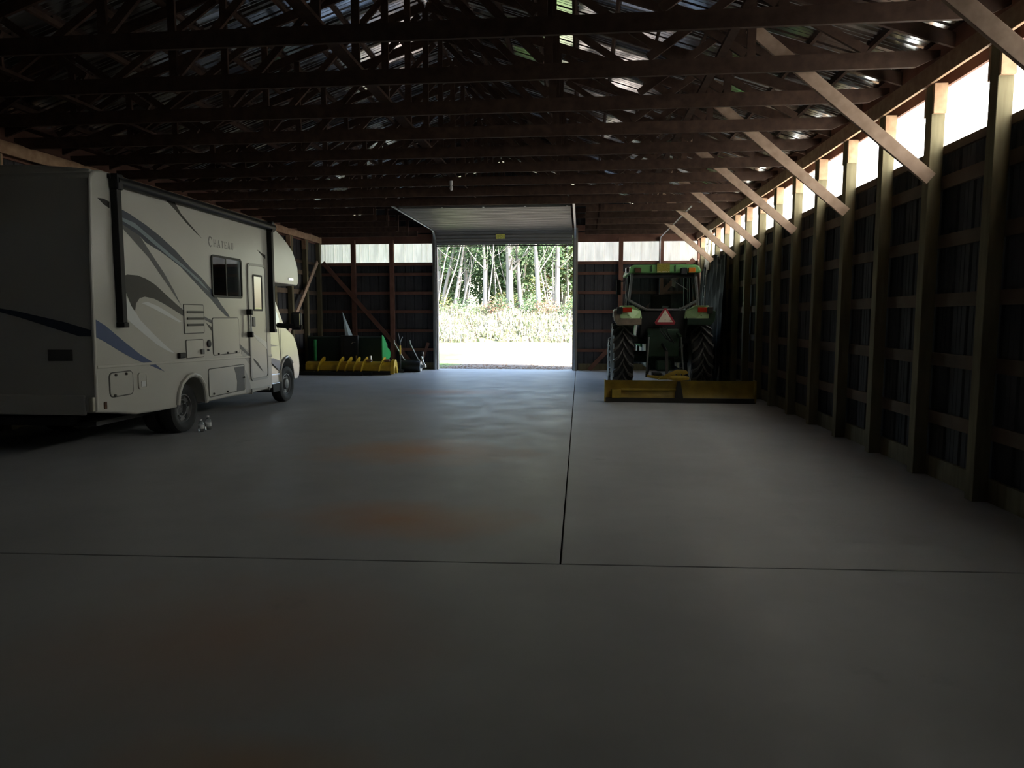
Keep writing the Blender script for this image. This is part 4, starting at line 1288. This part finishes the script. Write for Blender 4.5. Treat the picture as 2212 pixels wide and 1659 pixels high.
# cab: platform, pillars, panes, roof
tp_(MB().box(TX - 0.75, TX + 0.75, 16.45, 17.95, 1.15, 1.32).box(TX - 0.52, TX + 0.52, 16.32, 17.0, 1.28, 1.92), 'cab_platform', T_BLACK, bevel=0.03)
yr, yf_ = 16.28, 17.95
fr = tp_(MB().beam((TX - 0.70, yr, 2.74), (TX - 0.77, yr, 2.12), 0.06, 0.06).beam((TX + 0.70, yr, 2.74), (TX + 0.77, yr, 2.02), 0.06, 0.06)
         .beam((TX - 0.77, yr, 2.14), (TX - 0.36, yr, 1.92), 0.06, 0.055).beam((TX + 0.77, yr, 2.14), (TX + 0.36, yr, 1.92), 0.06, 0.055)
         .beam((TX - 0.38, yr, 1.925), (TX + 0.38, yr, 1.925), 0.06, 0.05), 'rear_frame', T_GREY, bevel=0.015)
tp_(MB().box(TX - 0.74, TX + 0.74, yr - 0.01, yr + 0.05, 2.64, 2.76), 'rear_header', T_BLACK, bevel=0.01)
for sx in (-1, 1):
    tp_(MB().beam((TX + sx * 0.74, yf_, 1.25), (TX + sx * 0.70, yf_ - 0.05, 2.74), 0.06, 0.06).beam((TX + sx * 0.76, 17.1, 1.5), (TX + sx * 0.72, 17.1, 2.74), 0.05, 0.06), 'side_pillar', T_BLACK, bevel=0.01)
    tp_(MB().add([(TX + sx * 0.76, yr + 0.05, 2.05), (TX + sx * 0.755, yf_ - 0.03, 1.45), (TX + sx * 0.71, yf_ - 0.06, 2.72), (TX + sx * 0.705, yr + 0.05, 2.72)] , [(0, 1, 2, 3)]), 'side_pane', CABGLASS)
tp_(MB().add([(TX + a, yr + 0.01, z) for a, z in ((-0.70, 2.66), (0.70, 2.66), (0.755, 2.14), (0.36, 1.94), (-0.36, 1.94), (-0.755, 2.14))], [(0, 1, 2, 3, 4, 5)]), 'rear_pane', CABGLASS)
tp_(MB().add([(TX - 0.72, yf_, 1.5), (TX + 0.72, yf_, 1.5), (TX + 0.69, yf_ - 0.05, 2.72), (TX - 0.69, yf_ - 0.05, 2.72)], [(0, 1, 2, 3)]), 'front_pane', CABGLASS)
rp = [(-0.80, 2.74), (-0.80, 2.80), (-0.75, 2.90), (-0.66, 2.925), (0.66, 2.925), (0.75, 2.90), (0.80, 2.80), (0.80, 2.74)]
roof = tp_(MB().prism([(TX + a, z) for a, z in rp], 'Y', 16.12, 18.1), 'cab_roof', T_GREEN, bevel=0.035, seg=3, smooth=True)
tp_(MB().prism([(TX - 0.17, 2.745), (TX + 0.11, 2.745), (TX + 0.11, 2.945), (TX - 0.17, 2.945)], 'Y', 16.085, 16.105), 'roof_placard', OLIVE, roof, label='olive yellow placard on the roof edge')
for i in range(11):
    if i in (3, 9):
        continue
    tp_(MB().box(TX - 0.155 + i * 0.023, TX - 0.141 + i * 0.023, 16.082, 16.0855, 2.757, 2.772), 'placard_mark', CREAM, roof)
tp_(MB().box(TX - 0.175, TX - 0.17, 16.09, 16.15, 2.75, 2.94), 'placard_edge', T_GREEN, roof)
tp_(MB().box(TX + 0.345, TX + 0.48, 16.02, 16.12, 2.70, 2.85), 'work_lamp', T_BLACK, roof, bevel=0.02)
tp_(MB().box(TX + 0.52, TX + 0.665, 16.05, 16.12, 2.745, 2.85), 'turn_lamp', ORANGE_L, roof, bevel=0.01, label='orange indicator lamp')
tp_(MB().box(TX - 0.665, TX - 0.52, 16.05, 16.12, 2.745, 2.85), 'turn_lamp', LAMP_DK, roof, bevel=0.01)
tp_(MB().box(TX - 0.86, TX - 0.76, 16.05, 16.2, 2.74, 2.88), 'corner_lamp', RV_CHROME, roof, bevel=0.03, seg=3)
for dx in (-0.30, 0.22):
    tp_(MB().box(TX + dx, TX + dx + 0.02, 16.09, 16.12, 2.77, 2.91), 'roof_latch', T_GREEN_D, roof)
tp_(MB().tube([(TX + 0.16, yr - 0.02, 2.60), (TX + 0.52, yr - 0.02, 2.38)], 0.008, 6), 'wiper', T_GREY)
# seat and wheel inside
st = tp_(MB().box(TX - 0.26, TX + 0.26, 16.75, 17.2, 1.60, 1.74).box(TX - 0.24, TX + 0.24, 16.66, 16.78, 1.72, 2.28), 'seat', SEATM, bevel=0.05, seg=3)
tp_(MB().tube([(TX + 0.19 * math.cos(i * PI / 10), 17.55 + 0.05 * math.sin(i * PI / 10), 2.0 + 0.18 * math.sin(i * PI / 10)) for i in range(21)], 0.015, 6), 'steering_wheel', T_BLACK, smooth=True)
# a folded rag and papers against the back window
tp_(MB().prism([(TX + 0.20, 2.62), (TX + 0.28, 2.64), (TX + 0.27, 2.42), (TX + 0.19, 2.46)], 'Y', 16.32, 16.34), 'sun_shade', RV_TRIM)
tp_(MB().prism([(TX - 0.02, 1.97), (TX + 0.10, 1.96), (TX + 0.14, 2.0), (TX + 0.0, 2.02)], 'Y', 16.33, 16.36), 'paper', PAPER)
# fenders with lamps
for s in (-1, 1):
    def mx(x):
        return TX + s * x
    def rngx(a, b):
        return sorted((mx(a), mx(b)))
    # arched cover over the tyre
    arc_o, arc_i = [], []
    for i in range(9):
        a_ = math.radians(205 - i * 18.5)
        arc_o.append((TY - 0.02 + 0.99 * math.cos(a_), 0.93 + 1.02 * math.sin(a_)))
        arc_i.append((TY - 0.02 + 0.95 * math.cos(a_), 0.93 + 0.98 * math.sin(a_)))
    poly = [p for p in arc_o if p[1] > 1.55] + [p for p in arc_i if p[1] > 1.55][::-1]
    x0, x1 = rngx(0.52, 1.08)
    fd = tp_(MB().prism(poly, 'X', x0, x1), 'fender', T_GREEN, bevel=0.01, smooth=True)
    gp = [(0.50, 1.73), (0.97, 1.73), (0.97, 2.015), (0.70, 2.02), (0.53, 1.90)]
    # the inner half of the end cap sweeps forward, facing the middle of the tractor
    yo = [16.26, 15.99, 15.99, 15.99, 16.26]
    gp = [(0.47, 1.73), (0.70, 1.73), (0.97, 1.73), (0.97, 2.015), (0.70, 2.02), (0.50, 1.90)]
    yo = [16.22, 15.99, 15.99, 16.0, 16.02, 16.25]
    n_ = len(gp)
    tp_(MB().add([(mx(a), y, z) for (a, z), y in zip(gp, yo)] + [(mx(a), 16.34, z) for a, z in gp], [tuple(range(n_)), tuple(range(n_, 2 * n_))[::-1]] + [(i, n_ + i, n_ + (i + 1) % n_, (i + 1) % n_) for i in range(n_)]), 'fender_end', LIT_GREEN, fd, bevel=0.01)
    lp = [(0.50, 1.585), (1.02, 1.575), (1.10, 1.68), (1.12, 1.90), (0.99, 1.93), (0.97, 1.735), (0.50, 1.735)]
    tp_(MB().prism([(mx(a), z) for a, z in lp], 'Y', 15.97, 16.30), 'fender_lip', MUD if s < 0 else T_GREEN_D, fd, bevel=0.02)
    a_, b_ = rngx(0.72, 0.92)
    tp_(MB().box(a_, b_, 15.95, 15.992, 1.865, 1.975), 'tail_lamp', RED_L, fd, bevel=0.008, label='red tail lamp')
    a_, b_ = rngx(0.925, 1.05)
    tp_(MB().box(a_, b_, 15.93, 15.99, 1.83, 1.985), 'plough_lamp', T_BLACK, fd, bevel=0.015)
    tp_(MB().lathe([(0, 0.012), (0.006, 0.012), (0.006, 0)], (mx(0.80), 15.985, 1.79), 'Y', 10), 'socket', T_BLACK, fd)
    # inner mudguard wall
    a_, b_ = rngx(0.50, 0.53)
    tp_(MB().prism([(16.1, 1.6), (16.3, 1.95), (17.3, 2.0), (17.75, 1.35), (17.3, 1.2), (16.4, 1.25)], 'X', a_, b_), 'inner_guard', T_BLACK, fd)
# mirror, rail
tp_(MB().tube([(TX - 0.79, 17.6, 2.64), (TX - 0.93, 17.55, 2.62)], 0.012, 6).box(TX - 0.99, TX - 0.88, 17.53, 17.57, 2.30, 2.66), 'mirror', T_BLACK)
tp_(MB().tube([(TX - 0.80, 16.25, 2.5), (TX - 0.855, 16.25, 2.02)], 0.01, 6), 'hand_rail', RV_CHROME)
# slow-vehicle triangle
tri = [(0, 1.955), (0.022, 1.955), (0.225, 1.645), (0.20, 1.595), (-0.20, 1.595), (-0.225, 1.645), (-0.022, 1.955)]
sm = tp_(MB().prism([(TX + a, z) for a, z in tri], 'Y', 15.84, 15.85), 'slow_vehicle_sign', RED_B, label='red bordered cream triangle')
tp_(MB().prism([(TX, 1.925), (TX + 0.168, 1.648), (TX - 0.168, 1.648)], 'Y', 15.836, 15.84), 'sign_face', CREAM, sm)
for dx, z in ((0, 1.82), (0, 1.70), (0.12, 1.69)):
    tp_(MB().lathe([(-0.003, 0.007), (0.0, 0.009)], (TX + dx, 15.836, z), 'Y', 8), 'sign_bolt', T_BLACK, sm)
tp_(MB().box(TX - 0.03, TX + 0.03, 15.85, 16.35, 1.70, 1.74), 'sign_bracket', T_BLACK)
# rear hitch: lift arms, lower links, top link, drawbar, pto guard, hoses
hb = tp_(MB().box(TX - 0.36, TX + 0.36, 16.12, 16.42, 0.85, 1.5).box(TX - 0.16, TX + 0.16, 16.0, 16.2, 0.55, 0.80), 'hitch_block', T_GREEN_D, bevel=0.04)
for s in (-1, 1):
    tp_(MB().beam((TX + s * 0.30, 16.3, 1.42), (TX + s * 0.34, 15.82, 1.32), 0.06, 0.07, side=(1, 0, 0)), 'lift_arm', T_GREEN_D)
    tp_(MB().tube([(TX + s * 0.35, 15.82, 1.32), (TX + s * 0.40, 15.7, 0.52)], 0.02, 8), 'lift_rod', T_GREY)
    tp_(MB().beam((TX + s * 0.28, 16.4, 0.62), (TX + s * 0.42, 15.45, 0.50), 0.045, 0.08, side=(1, 0, 0)), 'lower_link', T_BLACK)
tp_(MB().tube([(TX - 0.02, 16.1, 1.15), (TX, 15.5, 1.02)], 0.03, 8), 'top_link', T_BLACK)
tp_(MB().box(TX - 0.05, TX + 0.05, 15.6, 16.6, 0.40, 0.45).box(TX - 0.25, TX - 0.06, 15.75, 16.1, 0.44, 0.53), 'drawbar', T_BLACK, bevel=0.01)
for k in range(3):
    tp_(MB().tube([(TX - 0.08 + 0.07 * k, 16.1, 1.52), (TX - 0.10 + 0.08 * k, 15.86, 1.46 - 0.03 * k), (TX + 0.02 + 0.09 * k, 15.80, 1.30 - 0.05 * k), (TX + 0.14 + 0.06 * k, 15.95, 1.22)], 0.014, 6), 'hydraulic_hose', T_BLACK, smooth=True)

# ------------------------------------------------------------------ rear blade hitched to the tractor
BLADE_Y = mat('weathered_yellow', (0.34, 0.23, 0.03), 0.45, var=0.25, scale=4, spec=0.4)
EDGE_M = mat('worn_cutting_edge', (0.05, 0.045, 0.04), 0.6, 0.4)
bl = empty('grader_blade', (2.05, 14.9, 0))
tag(bl, 'long yellow grader blade resting on the floor behind the tractor', 'blade')
def bp_(b, name, m, parent=None, **k):
    o = b.build(name, m, parent or bl, **k)
    if parent is None:
        o.matrix_parent_inverse = Matrix.Translation((-2.05, -14.9, 0))
    return o
arc = []
for i in range(9):
    a_ = math.radians(-42 + i * 84 / 8)
    arc.append((14.42 + 0.36 * math.cos(a_), 0.255 + 0.305 * math.sin(a_)))
inner = [(y + 0.014, z) for y, z in arc]
bp_(MB().prism(arc + inner[::-1], 'X', 0.52, 3.56), 'moldboard', BLADE_Y, smooth=True)
bp_(MB().box(0.515, 3.565, 14.655, 14.69, 0.0, 0.10), 'cutting_edge', EDGE_M)
bp_(MB().box(0.51, 0.535, 14.62, 14.84, 0.02, 0.47), 'end_plate', BLADE_Y, bevel=0.004)
bp_(MB().box(3.545, 3.57, 14.62, 14.84, 0.02, 0.47), 'end_plate', BLADE_Y, bevel=0.004)
bp_(MB().box(0.66, 0.85, 14.60, 14.76, 0.10, 0.27), 'skid_bracket', BLADE_Y, bevel=0.01)
bp_(MB().beam((0.86, 14.72, 0.27), (2.0, 14.75, 0.27), 0.05, 0.03), 'stiffener', BLADE_Y)
bp_(MB().prism([(1.95, 0.05), (2.13, 0.05), (2.06, 0.44), (2.0, 0.44)], 'Y', 14.66, 14.80), 'centre_rib', EDGE_M)
bp_(MB().box(0.62, 3.46, 14.80, 14.90, 0.16, 0.26), 'back_beam', BLADE_Y, bevel=0.01)
bp_(MB().lathe([(0, 0.23), (0.05, 0.23), (0.06, 0.20), (0.09, 0.10), (0.09, 0.0)], (2.05, 14.98, 0.46), 'Z', 24), 'pivot_plate', BLADE_Y, smooth=True)
bp_(MB().prism([(14.86, 0.24), (15.4, 0.40), (15.4, 0.54), (15.02, 0.60), (14.90, 0.50)], 'X', 1.98, 2.12), 'swivel_arm', BLADE_Y, bevel=0.02)
bp_(MB().beam((2.05, 15.0, 0.50), (1.70, 15.35, 0.46), 0.10, 0.08).beam((1.70, 15.35, 0.46), (1.44, 15.38, 0.50), 0.06, 0.06), 'hitch_frame', BLADE_Y, bevel=0.01)
bp_(MB().prism([(1.62, 0.46), (2.04, 0.50), (2.26, 0.60), (2.20, 0.66), (2.02, 0.67), (1.82, 0.58)], 'Y', 14.93, 15.0), 'hood_plate', BLADE_Y, bevel=0.01)
bp_(MB().beam((1.86, 15.36, 0.48), (1.86, 15.45, 1.02), 0.05, 0.06), 'mast', EDGE_M)
for x in (2.0, 2.1):
    bp_(MB().lathe([(0, 0.02), (0.03, 0.02), (0.03, 0)], (x, 14.92, 0.55), 'Z', 8), 'bolt', RV_CHROME)

# ================================================================== right-hand wall things
ALU = mat('aluminium', (0.7, 0.7, 0.68), 0.35, 0.8)
lad = empty('ladder', (3.60, 20.9, 0))
tag(lad, 'aluminium ladder leaning upright against the right wall behind the tractor', 'ladder')
for dy in (-0.17, 0.17):
    MB().beam((-0.18, dy, 0.0), (0.05, dy, 4.23), 0.03, 0.07, side=(0, 1, 0)).build('rail', ALU, lad, bevel=0.004, seg=1)
rg = None
for i in range(13):
    u = (0.25 + i * 0.30) / 4.23
    if rg is None:
        rg = MB().tube([(0, -0.17, 0), (0, 0.17, 0)], 0.016, 8).build('rung', ALU, lad, smooth=True)
        q = rg
    else:
        q = dup(rg, lad)
    q.location = (-0.18 + 0.23 * u, 0, 4.23 * u)
# black plastic sheet hung on the wall
TARP = mat('black_plastic_sheet', (0.007, 0.007, 0.007), 0.6, spec=0.12)
nu, nv = 60, 24
v, f = [], []
for j in range(nv + 1):
    w_ = j / nv
    for i in range(nu + 1):
        u = i / nu
        y = 18.0 + 3.6 * u
        top = 3.50 - 0.25 * math.sin(u * PI * 2.2) ** 2 - 0.35 * u * u
        z = top - w_ * (top - 0.02)
        x = 3.60 - 0.10 * w_ - 0.05 * math.sin(u * 46 + 2.0 * math.sin(w_ * 3)) * (0.3 + w_) - 0.03 * math.sin(u * 91 + w_ * 4)
        v.append((x, y, z))
for j in range(nv):
    for i in range(nu):
        f.append((j * (nu + 1) + i, j * (nu + 1) + i + 1, (j + 1) * (nu + 1) + i + 1, (j + 1) * (nu + 1) + i))
tarp = MB().add(v, f).build('plastic_sheet', TARP, smooth=True)
sm_ = tarp.modifiers.new('solid', 'SOLIDIFY')
sm_.thickness = 0.004
tag(tarp, 'black plastic sheet hanging in folds on the right wall beside the tractor', 'sheet')
# conduit on the far wall, bending along the ceiling
cd = MB().tube([(2.55, YF - 0.03, 0.1), (2.55, YF - 0.03, 4.20), (2.55, YF - 0.10, 4.30), (2.55, YF - 0.2, 4.325), (2.55, 17.0, 4.325)], 0.016, 8).build('conduit', GALV, smooth=True)
tag(cd, 'thin metal conduit up the far wall and along the roof trusses', 'pipe')
# bare bulb under the middle of the roof
bb = empty('ceiling_bulb', (XM + 0.05, 13.62, ZC - 0.02))
tag(bb, 'small unlit bare bulb hanging below the middle of the trusses', 'lamp')
MB().lathe([(0.02, 0.03), (-0.05, 0.03), (-0.06, 0.02)], (0, 0, 0), 'Z', 12).build('socket', PAPER, bb, smooth=True)
MB().lathe([(-0.06, 0.014), (-0.09, 0.03), (-0.13, 0.032), (-0.16, 0.018), (-0.165, 0.0)], (0, 0, 0), 'Z', 14).build('bulb', PAPER, bb, smooth=True)
# ================================================================== implements in the far left corner
PLOW_Y = mat('plough_yellow', (0.62, 0.40, 0.03), 0.35, var=0.15, scale=5, spec=0.5)
RUST = mat('rusty_brown', (0.20, 0.10, 0.05), 0.7, var=0.2, scale=9)
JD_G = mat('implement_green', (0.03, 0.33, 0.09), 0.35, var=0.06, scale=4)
JD_DK = mat('shaded_implement_green', (0.006, 0.018, 0.009), 0.7, var=0.2, scale=4)  # near-black copy of the green, with the bucket's shade in the colour
BLK = mat('implement_black', (0.014, 0.014, 0.014), 0.45)
PY = 21.15
pl = empty('snow_plough', (-7.0, PY, 0))
tag(pl, 'yellow snow plough blade lying with curved ribs upward on a black skid', 'plough')
def at(root, b, name, m, parent=None, **k):
    o = b.build(name, m, parent or root, **k)
    if parent is None:
        o.matrix_parent_inverse = Matrix.Translation(-root.location)
    return o
X0, X1 = -8.45, -5.75
# beam/moldboard back: rounded section
sec = [(PY - 0.16, 0.12), (PY + 0.20, 0.12), (PY + 0.24, 0.30), (PY + 0.10, 0.40), (PY - 0.06, 0.39), (PY - 0.15, 0.31)]
at(pl, MB().prism(sec, 'X', X0, X1), 'moldboard', PLOW_Y, bevel=0.03, seg=3, smooth=True)
for i, x in enumerate((-8.02, -7.42, -7.16, -6.90, -6.66, -6.10)):
    rib = []
    for k in range(9):
        a_ = math.radians(200 - k * 20)
        rib.append((PY - 0.02 + 0.27 * math.cos(a_), 0.22 + 0.33 * math.sin(a_)))
    v, f = [], []
    n = len(rib)
    # rib leans over to the right at its top
    for dx in (0.0, 0.022):
        for y, z in rib:
            v.append((x + dx + 0.38 * max(0, z - 0.2), y, z))
        v.append((x + dx, PY, 0.16))
    m_ = n + 1
    f = [tuple(range(m_)), tuple(range(m_, 2 * m_))[::-1]] + [(k, m_ + k, m_ + (k + 1) % m_, (k + 1) % m_) for k in range(m_)]
    at(pl, MB().add(v, f), 'rib', PLOW_Y, bevel=0.004)
    if i >= 4:
        at(pl, MB().box(x + 0.12, x + 0.30, PY - 0.1, PY + 0.05, 0.40, 0.47), 'rib_cap', RUST, bevel=0.03)
ep = [(PY - 0.22, 0.03), (PY - 0.19, 0.25), (PY - 0.08, 0.44), (PY + 0.06, 0.47), (PY + 0.2, 0.36), (PY + 0.26, 0.03), (PY + 0.18, 0.03), (PY + 0.1, 0.22), (PY - 0.02, 0.26), (PY - 0.12, 0.16), (PY - 0.14, 0.03)]
at(pl, MB().prism(ep, 'X', X1, X1 + 0.12), 'end_plate', PLOW_Y, bevel=0.01)
at(pl, MB().box(X0 - 0.1, -6.55, PY - 0.42, PY - 0.20, 0.0, 0.11).box(-6.56, -6.30, PY - 0.34, PY - 0.2, 0.0, 0.10), 'rubber_edge', BLK, bevel=0.01)
at(pl, MB().box(X0, X1, PY - 0.10, PY + 0.25, 0.0, 0.12), 'skid', BLK)
for x in (-8.1, -7.6, -7.1, -6.7):
    at(pl, MB().lathe([(0, 0.015), (0.012, 0.015), (0.012, 0)], (x, PY - 0.30, 0.11), 'Z', 8), 'bolt', GALV)
at(pl, MB().tube([(-6.40, PY - 0.05, 0.39), (-6.40, PY - 0.05, 0.58)], 0.03, 8), 'pin', GALV, smooth=True)

# green bucket behind it
GYB = 22.15
gb = empty('loader_bucket', (-7.2, GYB, 0))
tag(gb, 'wide green loader bucket standing on edge behind the yellow plough', 'bucket')
bs = [(GYB - 0.42, 0.25), (GYB - 0.45, 1.12), (GYB - 0.36, 1.16), (GYB + 0.25, 0.9), (GYB + 0.45, 0.35), (GYB + 0.2, 0.16)]
at(gb, MB().prism(bs, 'X', -8.6, -6.22), 'shell', JD_DK, bevel=0.02)
epb = [(GYB - 0.46, 0.16), (GYB - 0.46, 1.20), (GYB - 0.34, 1.18), (GYB - 0.08, 1.02), (GYB + 0.12, 0.78), (GYB + 0.36, 0.72), (GYB + 0.50, 0.60), (GYB + 0.44, 0.46), (GYB + 0.2, 0.36), (GYB + 0.1, 0.12)]
at(gb, MB().prism(epb, 'X', -6.22, -6.19), 'side_plate', JD_G, bevel=0.004)
at(gb, MB().prism(epb, 'X', -8.63, -8.60), 'side_plate', JD_DK, bevel=0.004)
at(gb, MB().box(-8.5, -6.4, GYB - 0.35, GYB + 0.15, 0.0, 0.16), 'support', BLK)
at(gb, MB().tube([(-8.35, GYB - 0.52, 0.3), (-8.35, GYB - 0.52, 1.05)], 0.05, 10), 'pivot_tube', JD_G, smooth=True)

# black fork carriage in front of the bucket, holding a pale blue folded sheet
fy = 21.62
fc = empty('fork_carriage', (-7.15, fy, 0))
tag(fc, 'black steel attachment frame standing between the plough and the green bucket', 'frame')
at(fc, MB().box(-7.47, -7.00, fy - 0.03, fy + 0.03, 0.42, 1.14), 'back_plate', BLK, bevel=0.01)
for x in (-7.46, -6.97):
    at(fc, MB().box(x - 0.035, x + 0.035, fy - 0.08, fy + 0.05, 0.0, 1.18), 'upright', BLK, bevel=0.01)
at(fc, MB().box(-7.5, -6.94, fy - 0.06, fy + 0.04, 1.13, 1.19), 'top_bar', BLK, bevel=0.01)
at(fc, MB().tube([(-7.13, fy - 0.10, 0.93), (-7.08, fy - 0.12, 0.985), (-7.0, fy - 0.11, 0.98)], 0.01, 6), 'hose', RV_CHROME, smooth=True)
at(fc, MB().tube([(-6.985, fy - 0.10, 0.38), (-6.985, fy - 0.10, 0.56)], 0.022, 8), 'cylinder_rod', RV_CHROME, smooth=True)
SHEETB = mat('pale_blue_sheet', (0.72, 0.88, 0.93), 0.3)
sh = MB().add([(-7.36, fy, 1.19), (-7.24, fy - 0.04, 1.19), (-7.13, fy + 0.02, 1.19), (-7.26, fy + 0.03, 1.19), (-7.455, fy + 0.05, 1.94)], [(0, 1, 4), (1, 2, 4), (2, 3, 4), (3, 0, 4), (0, 3, 2, 1)]).build('pointed_marker', SHEETB)
tag(sh, 'narrow pale blue pointed sheet standing up above the black frame', 'sheet')

# hand tool with a yellow sleeve
ht = empty('pallet_jack', (-5.72, 22.0, 0))
tag(ht, 'black lever handle with a yellow sleeve upright beside the green bucket', 'handle')
at(ht, MB().tube([(-5.70, 22.0, 0.02), (-5.70, 22.0, 0.98)], 0.02, 8).box(-5.78, -5.60, 21.95, 22.15, 0.0, 0.10), 'shaft', BLK, smooth=True)
at(ht, MB().tube([(-5.70, 22.0, 0.58), (-5.70, 22.0, 0.86)], 0.028, 10), 'sleeve', PLOW_Y, smooth=True)
at(ht, MB().tube([(-5.70, 22.0, 0.95), (-5.68, 22.0, 1.02), (-5.62, 22.0, 1.14)], 0.014, 8), 'lever', GALV, smooth=True)
at(ht, MB().tube([(-5.70, 22.0, 0.97), (-5.76, 22.0, 1.25)], 0.012, 6), 'grip', BLK, smooth=True)

# lawn roller
ry = 22.3
lr = empty('lawn_roller', (-5.3, ry, 0))
tag(lr, 'black drum lawn roller with two raised handle bars left of the door', 'roller')
rr = 0.185
at(lr, MB().lathe([(-0.32, 0.0), (-0.32, rr * 0.93), (-0.30, rr), (0.30, rr), (0.32, rr * 0.93), (0.32, 0.0)], (-5.45, ry, rr), 'X', 32), 'drum', BLK, smooth=True)
wr = at(lr, MB().lathe([(0.0, 0.10), (0.0, 0.165), (0.03, 0.165), (0.03, 0.10)], (-5.13, ry, rr), 'X', 24, closed=True), 'end_ring', GALV, smooth=True)
at(lr, MB().lathe([(0.0, 0.045), (0.04, 0.04), (0.04, 0.0)], (-5.13, ry, rr), 'X', 14), 'hub', GALV, smooth=True)
for x, xt in ((-5.62, -5.93), (-5.16, -5.42)):
    at(lr, MB().tube([(x, ry, 0.34), (xt, ry - 0.12, 0.93), (xt - 0.005, ry - 0.13, 1.03)], 0.016, 8), 'handle_bar', GALV, smooth=True)
    at(lr, MB().tube([(x, ry, 0.30), (x, ry, 0.40)], 0.025, 8), 'handle_socket', GALV, smooth=True)
at(lr, MB().box(-5.70, -5.15, ry + 0.0, ry + 0.04, 0.36, 0.40), 'cross_bar', BLK)
at(lr, MB().beam((-5.09, ry, 0.185), (-4.93, ry - 0.05, 0.20), 0.05, 0.10).beam((-4.99, ry, 0.22), (-5.10, ry + 0.02, 0.50), 0.05, 0.05), 'side_bracket', GALV, bevel=0.006)
at(lr, MB().lathe([(-0.03, 0.05), (-0.03, 0.12), (0.03, 0.12), (0.03, 0.05)], (-5.10, ry + 0.25, 0.52), 'X', 20, closed=True), 'lift_wheel', BLK, smooth=True)
